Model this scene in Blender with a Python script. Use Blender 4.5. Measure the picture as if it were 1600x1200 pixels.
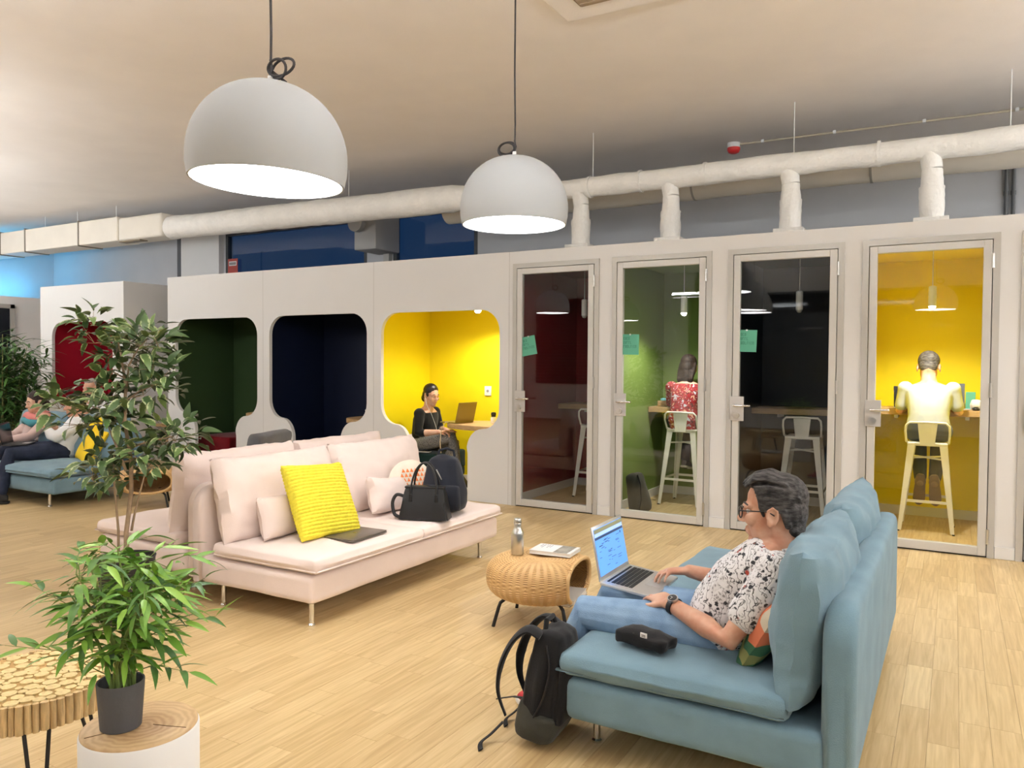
import bpy, bmesh, math, random
from mathutils import Vector, Matrix, noise
from mathutils.geometry import tessellate_polygon
V = Vector
PI = math.pi
SC = bpy.context.scene
COL = SC.collection
for o in list(bpy.data.objects):
    bpy.data.objects.remove(o)

# ------------------------------------------------------------------ camera
YAW, PITCH, ROLL, FPX = -0.517406, 0.0264645, -0.00667849, 1215.35
_f = V((math.sin(YAW)*math.cos(PITCH), math.cos(YAW)*math.cos(PITCH), -math.sin(PITCH)))
_r0 = V((math.cos(YAW), -math.sin(YAW), 0)); _d0 = _f.cross(_r0)
_r = math.cos(ROLL)*_r0 + math.sin(ROLL)*_d0
_d = -math.sin(ROLL)*_r0 + math.cos(ROLL)*_d0
cam = bpy.data.cameras.new('camera'); cam.sensor_width = 36; cam.lens = 36*FPX/1600
cam.clip_start = .02
camo = bpy.data.objects.new('camera', cam); COL.objects.link(camo)
camo.matrix_world = Matrix(((_r.x, -_d.x, -_f.x, 0), (_r.y, -_d.y, -_f.y, 0), (_r.z, -_d.z, -_f.z, 1.4), (0, 0, 0, 1)))
SC.camera = camo
# ------------------------------------------------------------------ world, exposure
w = bpy.data.worlds.new('night'); SC.world = w; w.use_nodes = True
w.node_tree.nodes['Background'].inputs[0].default_value = (.03, .08, .16, 1)
w.node_tree.nodes['Background'].inputs[1].default_value = .35
SC.view_settings.view_transform = 'Standard'; SC.view_settings.look = 'None'
SC.view_settings.gamma = 1; SC.view_settings.use_curve_mapping = False
SC.view_settings.exposure = 0.36
LAMP_W = 15.0        # emission of the pendant diffusers
BAR_W = 80.0

# ------------------------------------------------------------------ materials
MATS = {}
def mat(name, col, rough=.6, metal=0, var=0, vscale=8, bump=0, bscale=120, spec=.4, sheen=0, stretch=(1,1,1), emit=0, coat=0, col2=None, bdist=.004):
    if name in MATS: return MATS[name]
    m = bpy.data.materials.new(name); m.use_nodes = True; MATS[name] = m
    nt = m.node_tree; N = nt.nodes; L = nt.links; b = N['Principled BSDF']
    c = (*col, 1)
    b.inputs['Base Color'].default_value = c; b.inputs['Roughness'].default_value = rough
    b.inputs['Metallic'].default_value = metal; b.inputs['Specular IOR Level'].default_value = spec
    b.inputs['Sheen Weight'].default_value = sheen; b.inputs['Coat Weight'].default_value = coat
    if emit:
        b.inputs['Emission Color'].default_value = c; b.inputs['Emission Strength'].default_value = emit
    if var or bump:
        tc = N.new('ShaderNodeTexCoord'); mp = N.new('ShaderNodeMapping'); mp.inputs['Scale'].default_value = stretch
        L.new(tc.outputs['Object'], mp.inputs['Vector'])
    if var:
        n = N.new('ShaderNodeTexNoise'); n.inputs['Scale'].default_value = vscale; n.inputs['Detail'].default_value = 5
        L.new(mp.outputs[0], n.inputs['Vector'])
        mx = N.new('ShaderNodeMix'); mx.data_type = 'RGBA'
        mx.inputs['A'].default_value = c
        c2 = col2 if col2 else tuple(max(0, x*(1-var)) for x in col)
        mx.inputs['B'].default_value = (*c2, 1)
        rp = N.new('ShaderNodeMapRange'); rp.inputs[1].default_value = .35; rp.inputs[2].default_value = .65
        L.new(n.outputs['Fac'], rp.inputs[0]); L.new(rp.outputs[0], mx.inputs['Factor'])
        L.new(mx.outputs['Result'], b.inputs['Base Color'])
    if bump:
        n2 = N.new('ShaderNodeTexNoise'); n2.inputs['Scale'].default_value = bscale; n2.inputs['Detail'].default_value = 4
        L.new(mp.outputs[0], n2.inputs['Vector'])
        bp = N.new('ShaderNodeBump'); bp.inputs['Strength'].default_value = bump; bp.inputs['Distance'].default_value = bdist
        L.new(n2.outputs['Fac'], bp.inputs['Height']); L.new(bp.outputs[0], b.inputs['Normal'])
    return m
def fabric(name, col, var=.12, bump=.35, bscale=260, vscale=6):
    return mat(name, col, .95, 0, var, vscale, bump, bscale, .15, .15)
def glass_mat(name, tint=(1,1,1), ior=1.5):
    if name in MATS: return MATS[name]
    m = bpy.data.materials.new(name); m.use_nodes = True; MATS[name] = m
    nt = m.node_tree; N = nt.nodes; L = nt.links; N.remove(N['Principled BSDF'])
    t = N.new('ShaderNodeBsdfTransparent'); t.inputs[0].default_value = (*tint, 1)
    g = N.new('ShaderNodeBsdfGlossy'); g.inputs['Roughness'].default_value = 0.0
    f = N.new('ShaderNodeFresnel'); ge = N.new('ShaderNodeNewGeometry'); mr = N.new('ShaderNodeMapRange')   # same reflectance on both faces of the pane
    mr.inputs[3].default_value = ior; mr.inputs[4].default_value = 1/ior; L.new(ge.outputs['Backfacing'], mr.inputs[0]); L.new(mr.outputs[0], f.inputs['IOR'])
    x = N.new('ShaderNodeMixShader'); L.new(f.outputs[0], x.inputs[0]); L.new(t.outputs[0], x.inputs[1]); L.new(g.outputs[0], x.inputs[2])
    L.new(x.outputs[0], N['Material Output'].inputs['Surface'])
    return m

# ------------------------------------------------------------------ mesh helpers
def nbm(): return bmesh.new()
def setp(o, label=None, cat=None, group=None, kind=None):
    for k, v in (('label', label), ('category', cat), ('group', group), ('kind', kind)):
        if v: o[k] = v
    return o
def link(name, me, parent=None, m=None):
    o = bpy.data.objects.new(name, me); COL.objects.link(o)
    if m is not None and me is not None and not me.materials: me.materials.append(m)
    if parent is not None: o.parent = parent
    return o
def obj(name, bm, m, parent=None, smooth=True, angle=40):
    bmesh.ops.recalc_face_normals(bm, faces=bm.faces)
    me = bpy.data.meshes.new(name); bm.to_mesh(me); bm.free()
    if smooth:
        me.polygons.foreach_set('use_smooth', [True]*len(me.polygons))
        me.set_sharp_from_angle(angle=math.radians(angle))
    return link(name, me, parent, m)
def thing(name, label=None, cat=None, loc=(0,0,0), rz=0, group=None, kind=None):
    o = bpy.data.objects.new(name, None); COL.objects.link(o); o.empty_display_size = .05
    o.location = loc; o.rotation_euler = (0, 0, rz)
    return setp(o, label, cat, group, kind)
def copy_tree(o, parent=None):
    c = o.copy(); COL.objects.link(c); c.parent = parent
    for ch in o.children: copy_tree(ch, c)
    return c
def xf(bm, verts, M): bmesh.ops.transform(bm, matrix=M, verts=verts)
def box(bm, lo, hi, bev=0, seg=2):
    g = bmesh.ops.create_cube(bm, size=1)['verts']
    c = [(a+b)/2 for a, b in zip(lo, hi)]; s = [abs(b-a) for a, b in zip(lo, hi)]
    xf(bm, g, Matrix.Translation(c) @ Matrix.Diagonal((*s, 1)))
    if bev:
        es = {e for v in g for e in v.link_edges}
        r = bmesh.ops.bevel(bm, geom=list(es), offset=bev, segments=seg, affect='EDGES', profile=.5)
        return list({v for f in r['faces'] for v in f.verts} | {v for v in g if v.is_valid})
    return g
def frame(d):
    d = d.normalized(); a = V((0,0,1)) if abs(d.z) < .95 else V((0,1,0))
    u = d.cross(a).normalized(); return u, d.cross(u).normalized()
def tube(bm, pts, radii, seg=10, caps=True, round_ends=False, flat=1.0, up=None):
    pts = [V(p) for p in pts]
    if not isinstance(radii, (list, tuple)): radii = [radii]*len(pts)
    if round_ends:
        P = []; R = []
        d0 = (pts[0]-pts[1]).normalized(); d1 = (pts[-1]-pts[-2]).normalized()
        for k in (.95, .7, .4): P.append(pts[0]+d0*radii[0]*k); R.append(radii[0]*math.sqrt(1-k*k))
        P += pts; R += list(radii)
        for k in (.4, .7, .95): P.append(pts[-1]+d1*radii[-1]*k); R.append(radii[-1]*math.sqrt(1-k*k))
        pts, radii = P, R
    rings = []; u = None; n = len(pts); allv = []
    for i, p in enumerate(pts):
        d = (pts[min(i+1, n-1)]-pts[max(i-1, 0)])
        if d.length < 1e-9: d = V((0,0,1))
        d.normalize()
        if u is None:
            if up is not None: u = (V(up)-d*d.dot(V(up))).normalized()
            else: u = frame(d)[0]
        else:
            u = (u-d*u.dot(d)); u.normalize()
        v = d.cross(u)
        ring = [bm.verts.new(p+(u*math.cos(2*PI*k/seg)*flat+v*math.sin(2*PI*k/seg))*radii[i]) for k in range(seg)]
        rings.append(ring); allv += ring
    for a, b in zip(rings, rings[1:]):
        for k in range(seg): bm.faces.new((a[k], a[(k+1) % seg], b[(k+1) % seg], b[k]))
    if caps:
        bm.faces.new(rings[0][::-1]); bm.faces.new(rings[-1])
    return allv
def spl(pts, n=6):
    P = [V(p) for p in pts]; out = []
    for i in range(len(P)-1):
        p0, p1, p2, p3 = P[max(0,i-1)], P[i], P[i+1], P[min(len(P)-1,i+2)]
        for k in range(n):
            t = k/n; out.append(.5*((2*p1)+(p2-p0)*t+(2*p0-5*p1+4*p2-p3)*t*t+(3*p1-p0-3*p2+p3)*t**3))
    return out+[P[-1]]
def lathe(bm, prof, seg=32, c=(0,0,0), closed=False):
    rings = []; allv = []
    for r, z in prof:
        if r < 1e-6: ring = [bm.verts.new((c[0], c[1], c[2]+z))]
        else: ring = [bm.verts.new((c[0]+r*math.cos(2*PI*k/seg), c[1]+r*math.sin(2*PI*k/seg), c[2]+z)) for k in range(seg)]
        rings.append(ring); allv += ring
    prs = list(zip(rings, rings[1:]))
    if closed: prs.append((rings[-1], rings[0]))
    for a, b in prs:
        for k in range(seg):
            q = (a[k % len(a)], a[(k+1) % seg % len(a)], b[(k+1) % seg % len(b)], b[k % len(b)])
            q = list(dict.fromkeys(q))
            if len(q) > 2: bm.faces.new(q)
    return allv
def ell(bm, c, r, seg=16, M=None):
    g = bmesh.ops.create_uvsphere(bm, u_segments=seg, v_segments=max(6, seg*2//3), radius=1)['verts']
    T = Matrix.Translation(c)
    if M is not None: T = T @ M.to_4x4()
    rr = r if isinstance(r, (tuple, list)) else (r, r, r)
    xf(bm, g, T @ Matrix.Diagonal((*rr, 1))); return g
def prism(bm, poly, a, b, axis='z', bev=0):
    # poly: 2D points, extruded between a and b along axis
    def P(p, t):
        return {'z': (p[0], p[1], t), 'y': (p[0], t, p[1]), 'x': (t, p[0], p[1])}[axis]
    va = [bm.verts.new(P(p, a)) for p in poly]; vb = [bm.verts.new(P(p, b)) for p in poly]
    n = len(poly); fa = bm.faces.new(va[::-1]); fb = bm.faces.new(vb); fs = [fa, fb]
    for i in range(n): fs.append(bm.faces.new((va[i], va[(i+1) % n], vb[(i+1) % n], vb[i])))
    bmesh.ops.recalc_face_normals(bm, faces=fs)
    if bev:
        es = list(fa.edges)+list(fb.edges)
        bmesh.ops.bevel(bm, geom=es, offset=bev, segments=3, affect='EDGES', profile=.5)
    return va+vb
def rbox(bm, c, s, r, n=8, bulge=(0,0,0), amp=0, nsc=6, seed=0, skip=None):
    # soft rounded box: puffed faces and fine crumples
    c = V(c); h = V(s)/2; cache = {}
    def ts(hh):
        inner = max(hh-r, 1e-4); a = []
        for k in range(4): a.append(-hh+r*(1-math.cos(k*PI/8)) if r < hh else -hh+k*hh/4)
        m = [-inner+2*inner*k/n for k in range(n+1)]
        return [x for x in a[:3]]+m+[-x for x in a[:3]][::-1]
    T = [ts(h[i]) for i in range(3)]
    def vert(p):
        key = tuple(round(x, 5) for x in p)
        if key in cache: return cache[key]
        q = V(p); inn = V([max(-(h[i]-r), min(h[i]-r, q[i])) for i in range(3)])
        d = q-inn
        if d.length > 1e-9:
            q = inn + d.normalized()*r if (sum(1 for x in d if abs(x) > 1e-9) > 1) else q
        uu = [max(-1, min(1, inn[i]/max(h[i]-r, 1e-4))) for i in range(3)]
        for ax in range(3):
            if bulge[ax]:
                o1, o2 = (ax+1) % 3, (ax+2) % 3
                q[ax] += (q[ax]/h[ax])*bulge[ax]*(1-uu[o1]**2)*(1-uu[o2]**2)
        if amp:
            w_ = q*nsc+V((seed*3.1, seed*1.7, seed)); nv = noise.noise_vector(w_); nv2 = noise.noise_vector(w_*2.7)
            q = q + nv*amp + nv2*amp*.45
        cache[key] = bm.verts.new(c+q); return cache[key]
    for ax in range(3):
        o1, o2 = (ax+1) % 3, (ax+2) % 3
        for sg in (-1, 1):
            for i in range(len(T[o1])-1):
                for j in range(len(T[o2])-1):
                    vs = []
                    for a, b in ((i,j),(i+1,j),(i+1,j+1),(i,j+1)):
                        p = [0,0,0]; p[ax] = sg*h[ax]; p[o1] = T[o1][a]; p[o2] = T[o2][b]; vs.append(vert(p))
                    vs = list(dict.fromkeys(vs))
                    if len(vs) > 2:
                        try: bm.faces.new(vs)
                        except ValueError: pass
    return list(cache.values())
def pillow(bm, w_, h_, t, n=18, pinch=.05, amp=.006, seed=0, pw=.42, round_=False, rib=0):
    # a stuffed cushion in the local XZ plane, thickness along Y
    side = []
    for sg in (-1, 1):
        g = {}
        for i in range(n+1):
            for j in range(n+1):
                if sg == 1 and (i in (0, n) or j in (0, n)): g[i, j] = side[0][i, j]; continue
                u = -1+2*i/n; v = -1+2*j/n
                u = math.copysign(abs(u)**.85, u); v = math.copysign(abs(v)**.85, v)
                if round_:
                    k = max(abs(u), abs(v)); L = math.hypot(u, v) or 1; uu, vv = u/L*k, v/L*k; e = max(0, 1-k**2.5)
                    x, z, y = uu*w_/2, vv*h_/2, t/2*e**.5
                else:
                    x = u*w_/2*(1-pinch*(1-v*v)); z = v*h_/2*(1-pinch*(1-u*u))
                    y = t/2*(max(0, (1-abs(u)**2.6))*max(0, (1-abs(v)**2.6)))**pw
                p = V((x, sg*y, z))
                if amp:
                    q = p*9+V((seed*5.3, seed*2.1, sg)); p += noise.noise_vector(q)*amp + noise.noise_vector(q*2.4)*amp*.5
                if rib: p.y += sg*rib*math.sin(v*n*PI/2)
                g[i, j] = bm.verts.new(p)
        side.append(g)
        for i in range(n):
            for j in range(n):
                try: bm.faces.new((g[i,j], g[i+1,j], g[i+1,j+1], g[i,j+1]))
                except ValueError: pass
    return [v for g in side for v in g.values()]
def rot(ax, deg): return Matrix.Rotation(math.radians(deg), 4, ax)
def T_(x, y, z): return Matrix.Translation((x, y, z))

# shared materials
M_wall = mat('warm_white_paint', (.82,.80,.77), .75, var=.03, vscale=2, bump=.06, bscale=90)
M_pan = mat('white_panel', (.70,.69,.675), .55, var=.02, vscale=1.5)
M_ceil = mat('ceiling_plaster', (.84,.785,.74), .85, var=.04, vscale=2, bump=.25, bscale=160, bdist=.006)
M_grey = mat('grey_wall_paint', (.56,.57,.59), .8, var=.05, vscale=2, bump=.08, bscale=80)
M_alu = mat('satin_aluminium_paint', (.47,.455,.42), .4, metal=.15)
M_dark = mat('dark_gap', (.02,.02,.02), .8)
M_steel = mat('brushed_steel', (.62,.61,.58), .28, metal=1)
M_chrome = mat('chrome', (.75,.75,.75), .12, metal=1)
M_black = mat('black_powder_coat', (.012,.012,.013), .45)
M_oak = mat('oak_board', (.52,.33,.15), .5, var=.25, vscale=5, stretch=(2,14,14), bump=.05, bscale=60)
M_white = mat('white_plastic', (.82,.82,.80), .4)
M_glass = glass_mat('clear_pane', (.93,.94,.93))

# ================================================================== SETTING
D = 6.65; TOP = 2.493; CEIL = 3.77
def struct(name, bm, m, parent=None, smooth=False):
    o = obj(name, bm, m, parent, smooth)
    if parent is None: o['kind'] = 'structure'
    return o
def sbox(name, lo, hi, m, bev=0, parent=None):
    b = nbm(); box(b, lo, hi, bev); return struct(name, b, m, parent)

# ---- floor with single staves
M_sub = mat('floor_underlay', (.46,.32,.15), .7)
floor = sbox('floor', (-16,-4.5,-.12), (4.5,9.3,-.004), M_sub)
def plank_mat():
    m = bpy.data.materials.new('oak_floor_stave'); m.use_nodes = True
    nt = m.node_tree; N = nt.nodes; L = nt.links; b = N['Principled BSDF']
    at = N.new('ShaderNodeAttribute'); at.attribute_name = 'pv'
    tc = N.new('ShaderNodeTexCoord'); mp = N.new('ShaderNodeMapping'); mp.inputs['Scale'].default_value = (26, 1.3, 1)
    cb = N.new('ShaderNodeCombineXYZ'); mu = N.new('ShaderNodeMath'); mu.operation = 'MULTIPLY'; mu.inputs[1].default_value = 37
    L.new(at.outputs['Fac'], mu.inputs[0]); L.new(mu.outputs[0], cb.inputs[1]); L.new(mu.outputs[0], cb.inputs[0])
    L.new(cb.outputs[0], mp.inputs['Location']); L.new(tc.outputs['Object'], mp.inputs['Vector'])
    n = N.new('ShaderNodeTexNoise'); n.inputs['Scale'].default_value = 2.2; n.inputs['Detail'].default_value = 6; n.inputs['Distortion'].default_value = .6
    L.new(mp.outputs[0], n.inputs['Vector'])
    ad = N.new('ShaderNodeMath'); ad.operation = 'MULTIPLY_ADD'; ad.inputs[1].default_value = .38
    L.new(at.outputs['Fac'], ad.inputs[0]); 
    m2 = N.new('ShaderNodeMath'); m2.operation = 'MULTIPLY'; m2.inputs[1].default_value = .78; L.new(n.outputs['Fac'], m2.inputs[0]); L.new(m2.outputs[0], ad.inputs[2])
    cr = N.new('ShaderNodeValToRGB'); e = cr.color_ramp.elements
    e[0].position = .18; e[0].color = (.36,.235,.10,1); e[1].position = .86; e[1].color = (.69,.53,.285,1)
    k = cr.color_ramp.elements.new(.52); k.color = (.515,.365,.175,1)
    L.new(ad.outputs[0], cr.inputs[0]); L.new(cr.outputs[0], b.inputs['Base Color'])
    b.inputs['Roughness'].default_value = .42; b.inputs['Specular IOR Level'].default_value = .4
    bp = N.new('ShaderNodeBump'); bp.inputs['Strength'].default_value = .06; bp.inputs['Distance'].default_value = .003
    L.new(n.outputs['Fac'], bp.inputs['Height']); L.new(bp.outputs[0], b.inputs['Normal'])
    return m
M_plank = plank_mat()
rnd = random.Random(5)
staves = []
PW = .104
for i in range(int(15.6/PW)):
    x0 = -14.0+i*PW; y = .7-rnd.random()*.6
    while y < 8.25:
        L_ = rnd.choice((.35,.5,.65,.8)); y1 = min(y+L_, 8.25)
        cx, cy = x0+PW/2, (y+y1)/2
        dp = cx*_f.x+cy*_f.y; lat = cx*_r.x+cy*_r.y
        vis = dp > .8 and abs(lat/dp) < .67 and (1.4/dp) < .53 and cy < 6.6
        staves.append(((1/dp**3 if vis else 0)*(y1-y), x0, y, y1, .35+.3*rnd.random() if rnd.random() < .7 else rnd.random()))
        y = y1
staves.sort(key=lambda s: -s[0])
def stave_geo(bm, s, lay):
    _, x0, y0, y1, pv = s; g = .0003
    z = .0
    vs = [bm.verts.new(p) for p in ((x0+g,y0+g,-.004),(x0+PW-g,y0+g,-.004),(x0+PW-g,y1-g,-.004),(x0+g,y1-g,-.004),
                                    (x0+g*1.6,y0+g*1.6,z),(x0+PW-g*1.6,y0+g*1.6,z),(x0+PW-g*1.6,y1-g*1.6,z),(x0+g*1.6,y1-g*1.6,z))]
    for q in ((4,5,6,7),(0,1,5,4),(1,2,6,5),(2,3,7,6),(3,0,4,7)):
        bm.faces.new([vs[k] for k in q])
    for v in vs: v[lay] = pv
for s in staves[:300]:
    b = nbm(); lay = b.verts.layers.float.new('pv'); stave_geo(b, s, lay)
    obj('plank', b, M_plank, floor, smooth=False)
b = nbm(); lay = b.verts.layers.float.new('pv')
for s in staves[300:]: stave_geo(b, s, lay)
o = obj('planks', b, M_plank, floor, smooth=False); o['kind'] = 'stuff'

sbox('ceiling', (-16,-4.5,CEIL), (4.5,9.35,CEIL+.12), M_ceil)
# ---- outer walls
b = nbm()
for lo, hi in (((-16,9.2,0),(-11.95,9.35,CEIL)), ((-11.95,9.2,0),(-10.9,9.35,CEIL)), ((-10.9,9.2,0),(-5.8,9.35,2.1)), ((-10.9,9.2,3.6),(-5.8,9.35,CEIL)),
               ((-7.78,9.2,2.1),(-7.28,9.35,3.6)), ((-5.8,9.2,0),(4.5,9.35,CEIL))): box(b, lo, hi)
struct('wall_back', b, M_grey)
sbox('trim_1', (-11.93,9.10,0), (-10.95,9.199,CEIL-.01), M_wall)
sbox('trim_2', (-12.06,9.12,0), (-11.95,9.199,CEIL-.01), mat('dark_grey_post', (.12,.12,.125), .6))
sbox('trim_3', (-7.40,9.12,2.1), (-7.30,9.199,3.6), M_alu)
for i, (xa, xb) in enumerate(((-10.9,-7.78), (-7.28,-5.8))):
    wn = thing('window_%d' % (i+1), kind='structure', loc=((xa+xb)/2, 9.24, 2.1)); W = (xb-xa)/2
    b = nbm(); box(b, (-W,-.04,0), (-W+.06,.04,1.5)); box(b, (W-.06,-.04,0), (W,.04,1.5)); box(b, (-W,-.04,1.44), (W,.04,1.5)); box(b, (-W,-.04,0), (W,.04,.06))
    obj('window_frame', b, mat('dark_window_frame', (.05,.055,.06), .4), wn, False)
    b = nbm(); box(b, (-W+.05,-.006,.05), (W-.05,.006,1.45)); obj('pane', b, glass_mat('night_pane', (.75,.85,1)), wn, False)
sbox('wall_right', (4.5,-4.5,0), (4.65,9.35,CEIL), M_wall)
sbox('wall_front', (-16,-4.65,0), (4.5,-4.5,CEIL), M_wall)
for k, (xa, xb) in enumerate(((-5.4,-2.3), (-2.2,.9), (1.0,4.1))):
    wn = thing('window_%d' % (k+3), kind='structure', loc=((xa+xb)/2,-4.47,.5)); W = (xb-xa)/2
    b = nbm(); box(b, (-W,-.03,0), (-W+.05,.03,2.5)); box(b, (W-.05,-.03,0), (W,.03,2.5)); box(b, (-W+.05,-.03,2.45), (W-.05,.03,2.5)); box(b, (-W+.05,-.03,0), (W-.05,.03,.05)); obj('window_frame', b, mat('dark_window_frame', (.05,.055,.06), .4), wn, False)
    b = nbm(); box(b, (-W+.05,-.02,.05), (W-.05,0,2.45)); obj('pane', b, mat('night_glass', (.006,.008,.014), .05), wn, False)
mo = thing('mosaic_panel', 'dark wooden block mosaic panel on the wall seen only mirrored in the maroon room door', 'panel', (-8.5,-4.49,.9)); b = nbm(); rr_ = random.Random(9)
for i in range(22):
    for j in range(26): box(b, (-.9+i*.082,-.005,j*.082), (-.9+i*.082+.078,.02+.05*rr_.random(),j*.082+.078))
o = obj('blocks', b, mat('dark_wood_blocks', (.10,.05,.03), .6, var=.6, vscale=14), mo, False); o['kind'] = 'stuff'
sbox('wall_far_left', (-16.15,-4.5,0), (-16,9.35,CEIL), M_grey)
# low room on the far left, with two doors in its side
sbox('wall_left', (-15.9,3.0,0), (-14.2,9.19,2.5), M_wall)
M_dglass = mat('dark_door_glass', (.02,.022,.025), .12)
for k, (ya, yb, gl) in enumerate(((6.55,7.46,1), (8.02,8.9,0))):
    dr = thing('door_%d' % (k+6), kind='structure', loc=(-14.2, (ya+yb)/2, 0)); hw = (yb-ya)/2
    b = nbm(); box(b, (0,-hw,0), (.05,-hw+.07,2.36)); box(b, (0,hw-.07,0), (.05,hw,2.36)); box(b, (0,-hw,2.29), (.05,hw,2.36)); obj('door_frame', b, M_alu, dr, False)
    b = nbm(); box(b, (.002,-hw+.075,.01), (.03,hw-.075,2.285)); obj('door_leaf', b, M_dglass if gl else M_pan, dr, False)
# ---- duct boxes on the wall column
# ---- booth partition with three shaped openings
def opening(L, R, zt=1.94, left=True):
    pts = []
    nL, nR = L+.385, R-.37
    pts.append((nL, 0)); pts.append((nL, .48))
    for k in range(1, 9):
        t = k/8*PI/2; pts.append((L+.2+.185*math.cos(t), .5+.235*math.sin(t)))
    for k in range(1, 9):
        t = k/8*PI/2; pts.append((L+.2-.2*math.sin(t), .95-.215*math.cos(t)))
    for k in range(0, 9):
        t = k/8*PI/2; pts.append((L+.22-.22*math.cos(t), zt-.22+.22*math.sin(t)))
    n = len(pts)
    right = [(R-(x-L) if i > 1 else nR, z) for i, (x, z) in enumerate(pts)]
    return pts+right[::-1]
def facade(name, X0, X1, ops):
    poly = [(X0, 0), (X0, TOP), (X1, TOP), (X1, 0)]
    for L, R, zt in sorted(ops, reverse=True): poly += opening(L, R, zt)[::-1]
    b = nbm()
    va = [b.verts.new((x, D, z)) for x, z in poly]; vb = [b.verts.new((x, D+.045, z)) for x, z in poly]
    n = len(poly)
    for i in range(n): b.faces.new((va[i], vb[i], vb[(i+1) % n], va[(i+1) % n]))
    for tri in tessellate_polygon([[V((x, z, 0)) for x, z in poly]]):
        b.faces.new([va[i] for i in tri]); b.faces.new([vb[i] for i in tri])
    return struct(name, b, M_pan)
OPS = [(-8.84,-7.33,1.942), (-7.125,-5.625,1.945), (-5.425,-3.93,1.937)]
facade('wall_booths', -8.99, -3.82, OPS)
facade('wall_nook', -11.92, -9.92, [(-11.63,-10.17,1.955)])
sbox('wall_nook_side', (-9.96,D+.045,0), (-9.92,9.19,TOP), M_pan)
sbox('wall_nook_roof', (-11.92,D+.045,TOP-.03), (-9.961,9.19,TOP), M_pan)
sbox('wall_booth_end', (-8.99,D+.045,0), (-8.955,8.3,TOP), M_pan)
# seam lines between the facade panels
for k, x in enumerate((-3.822, -5.53, -7.23)):
    sbox('trim_%d' % (k+4), (x-.002,D-.0006,.0), (x+.002,D+.0004,TOP-.002), mat('panel_seam', (.45,.43,.40), .8))
M_y = mat('yellow_paint', (.86,.70,.006), .55, var=.03, vscale=3)
M_gr = mat('green_paint', (.175,.26,.06), .6, var=.05, vscale=3)
M_nv = mat('navy_paint', (.002,.006,.028), .55)
M_rd = mat('red_paint', (.42,.008,.03), .6)
M_rd2 = mat('maroon_paint', (.22,.018,.025), .5)
M_ch = mat('charcoal_paint', (.03,.032,.036), .5)
def room(tag, X0, X1, Y0, Y1, Z1, m, base=True):
    b = nbm()
    box(b, (X0-.02,Y0,0), (X0,Y1+.02,Z1)); box(b, (X1,Y0,0), (X1+.02,Y1+.02,Z1))
    box(b, (X0,Y1,0), (X1,Y1+.02,Z1)); box(b, (X0-.02,Y0,Z1), (X1+.02,Y1+.02,Z1+.02))
    struct('wall_'+tag, b, m)
    if base:
        b = nbm(); h = .085
        box(b, (X0,Y0,0), (X0+.012,Y1,h)); box(b, (X1-.012,Y0,0), (X1,Y1,h)); box(b, (X0+.012,Y1-.012,0), (X1-.012,Y1,h))
        struct('baseboard_'+tag, b, M_pan)
BOOTH_Y = 7.68
room('green_booth', -8.94, -7.29, D+.045, BOOTH_Y, 2.06, mat('shaded_green_paint', (.035,.07,.022), .6, var=.05, vscale=3))  # green_paint copied darker, the unlit booth's shade put into its colour
room('navy_booth', -7.225, -5.58, D+.045, BOOTH_Y, 2.06, M_nv)
room('yellow_booth', -5.515, -3.88, D+.045, BOOTH_Y, 2.06, M_y)
room('red_nook', -11.75, -10.02, D+.045, 7.6, 2.06, M_rd)
# ---- phone room front: piers, header, doors
DS = [-3.775, -2.733, -1.683, -.640, .402]; DW = .912; DH = 2.372
b = nbm()
box(b, (-3.82,D,DH), (2.2,D+.1,TOP))
edges = [-3.82]+[v for s in DS for v in (s, s+DW)]+[2.2]
for k in range(0, len(edges), 2): box(b, (edges[k],D,0), (edges[k+1],D+.1,DH))
struct('wall_phone_rooms', b, M_pan)
b = nbm()
for k in range(2, len(edges), 2): box(b, (edges[k]+.001,D-.012,0), (edges[k+1]-.001,D,.09), .003, 1)
struct('baseboard_phone_rooms', b, M_pan)
sbox('wall_roof', (-8.954,D+.046,TOP-.02), (2.2,8.32,TOP-.001), M_pan)
rooms = [('maroon_room', M_rd2), ('green_room', M_gr), ('charcoal_room', M_ch), ('yellow_room', M_y), ('spare_room', M_ch)]
for (t, m), s in zip(rooms, DS): room(t, s-.035, s+.955, D+.1, 8.2, 2.38, m)
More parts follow.
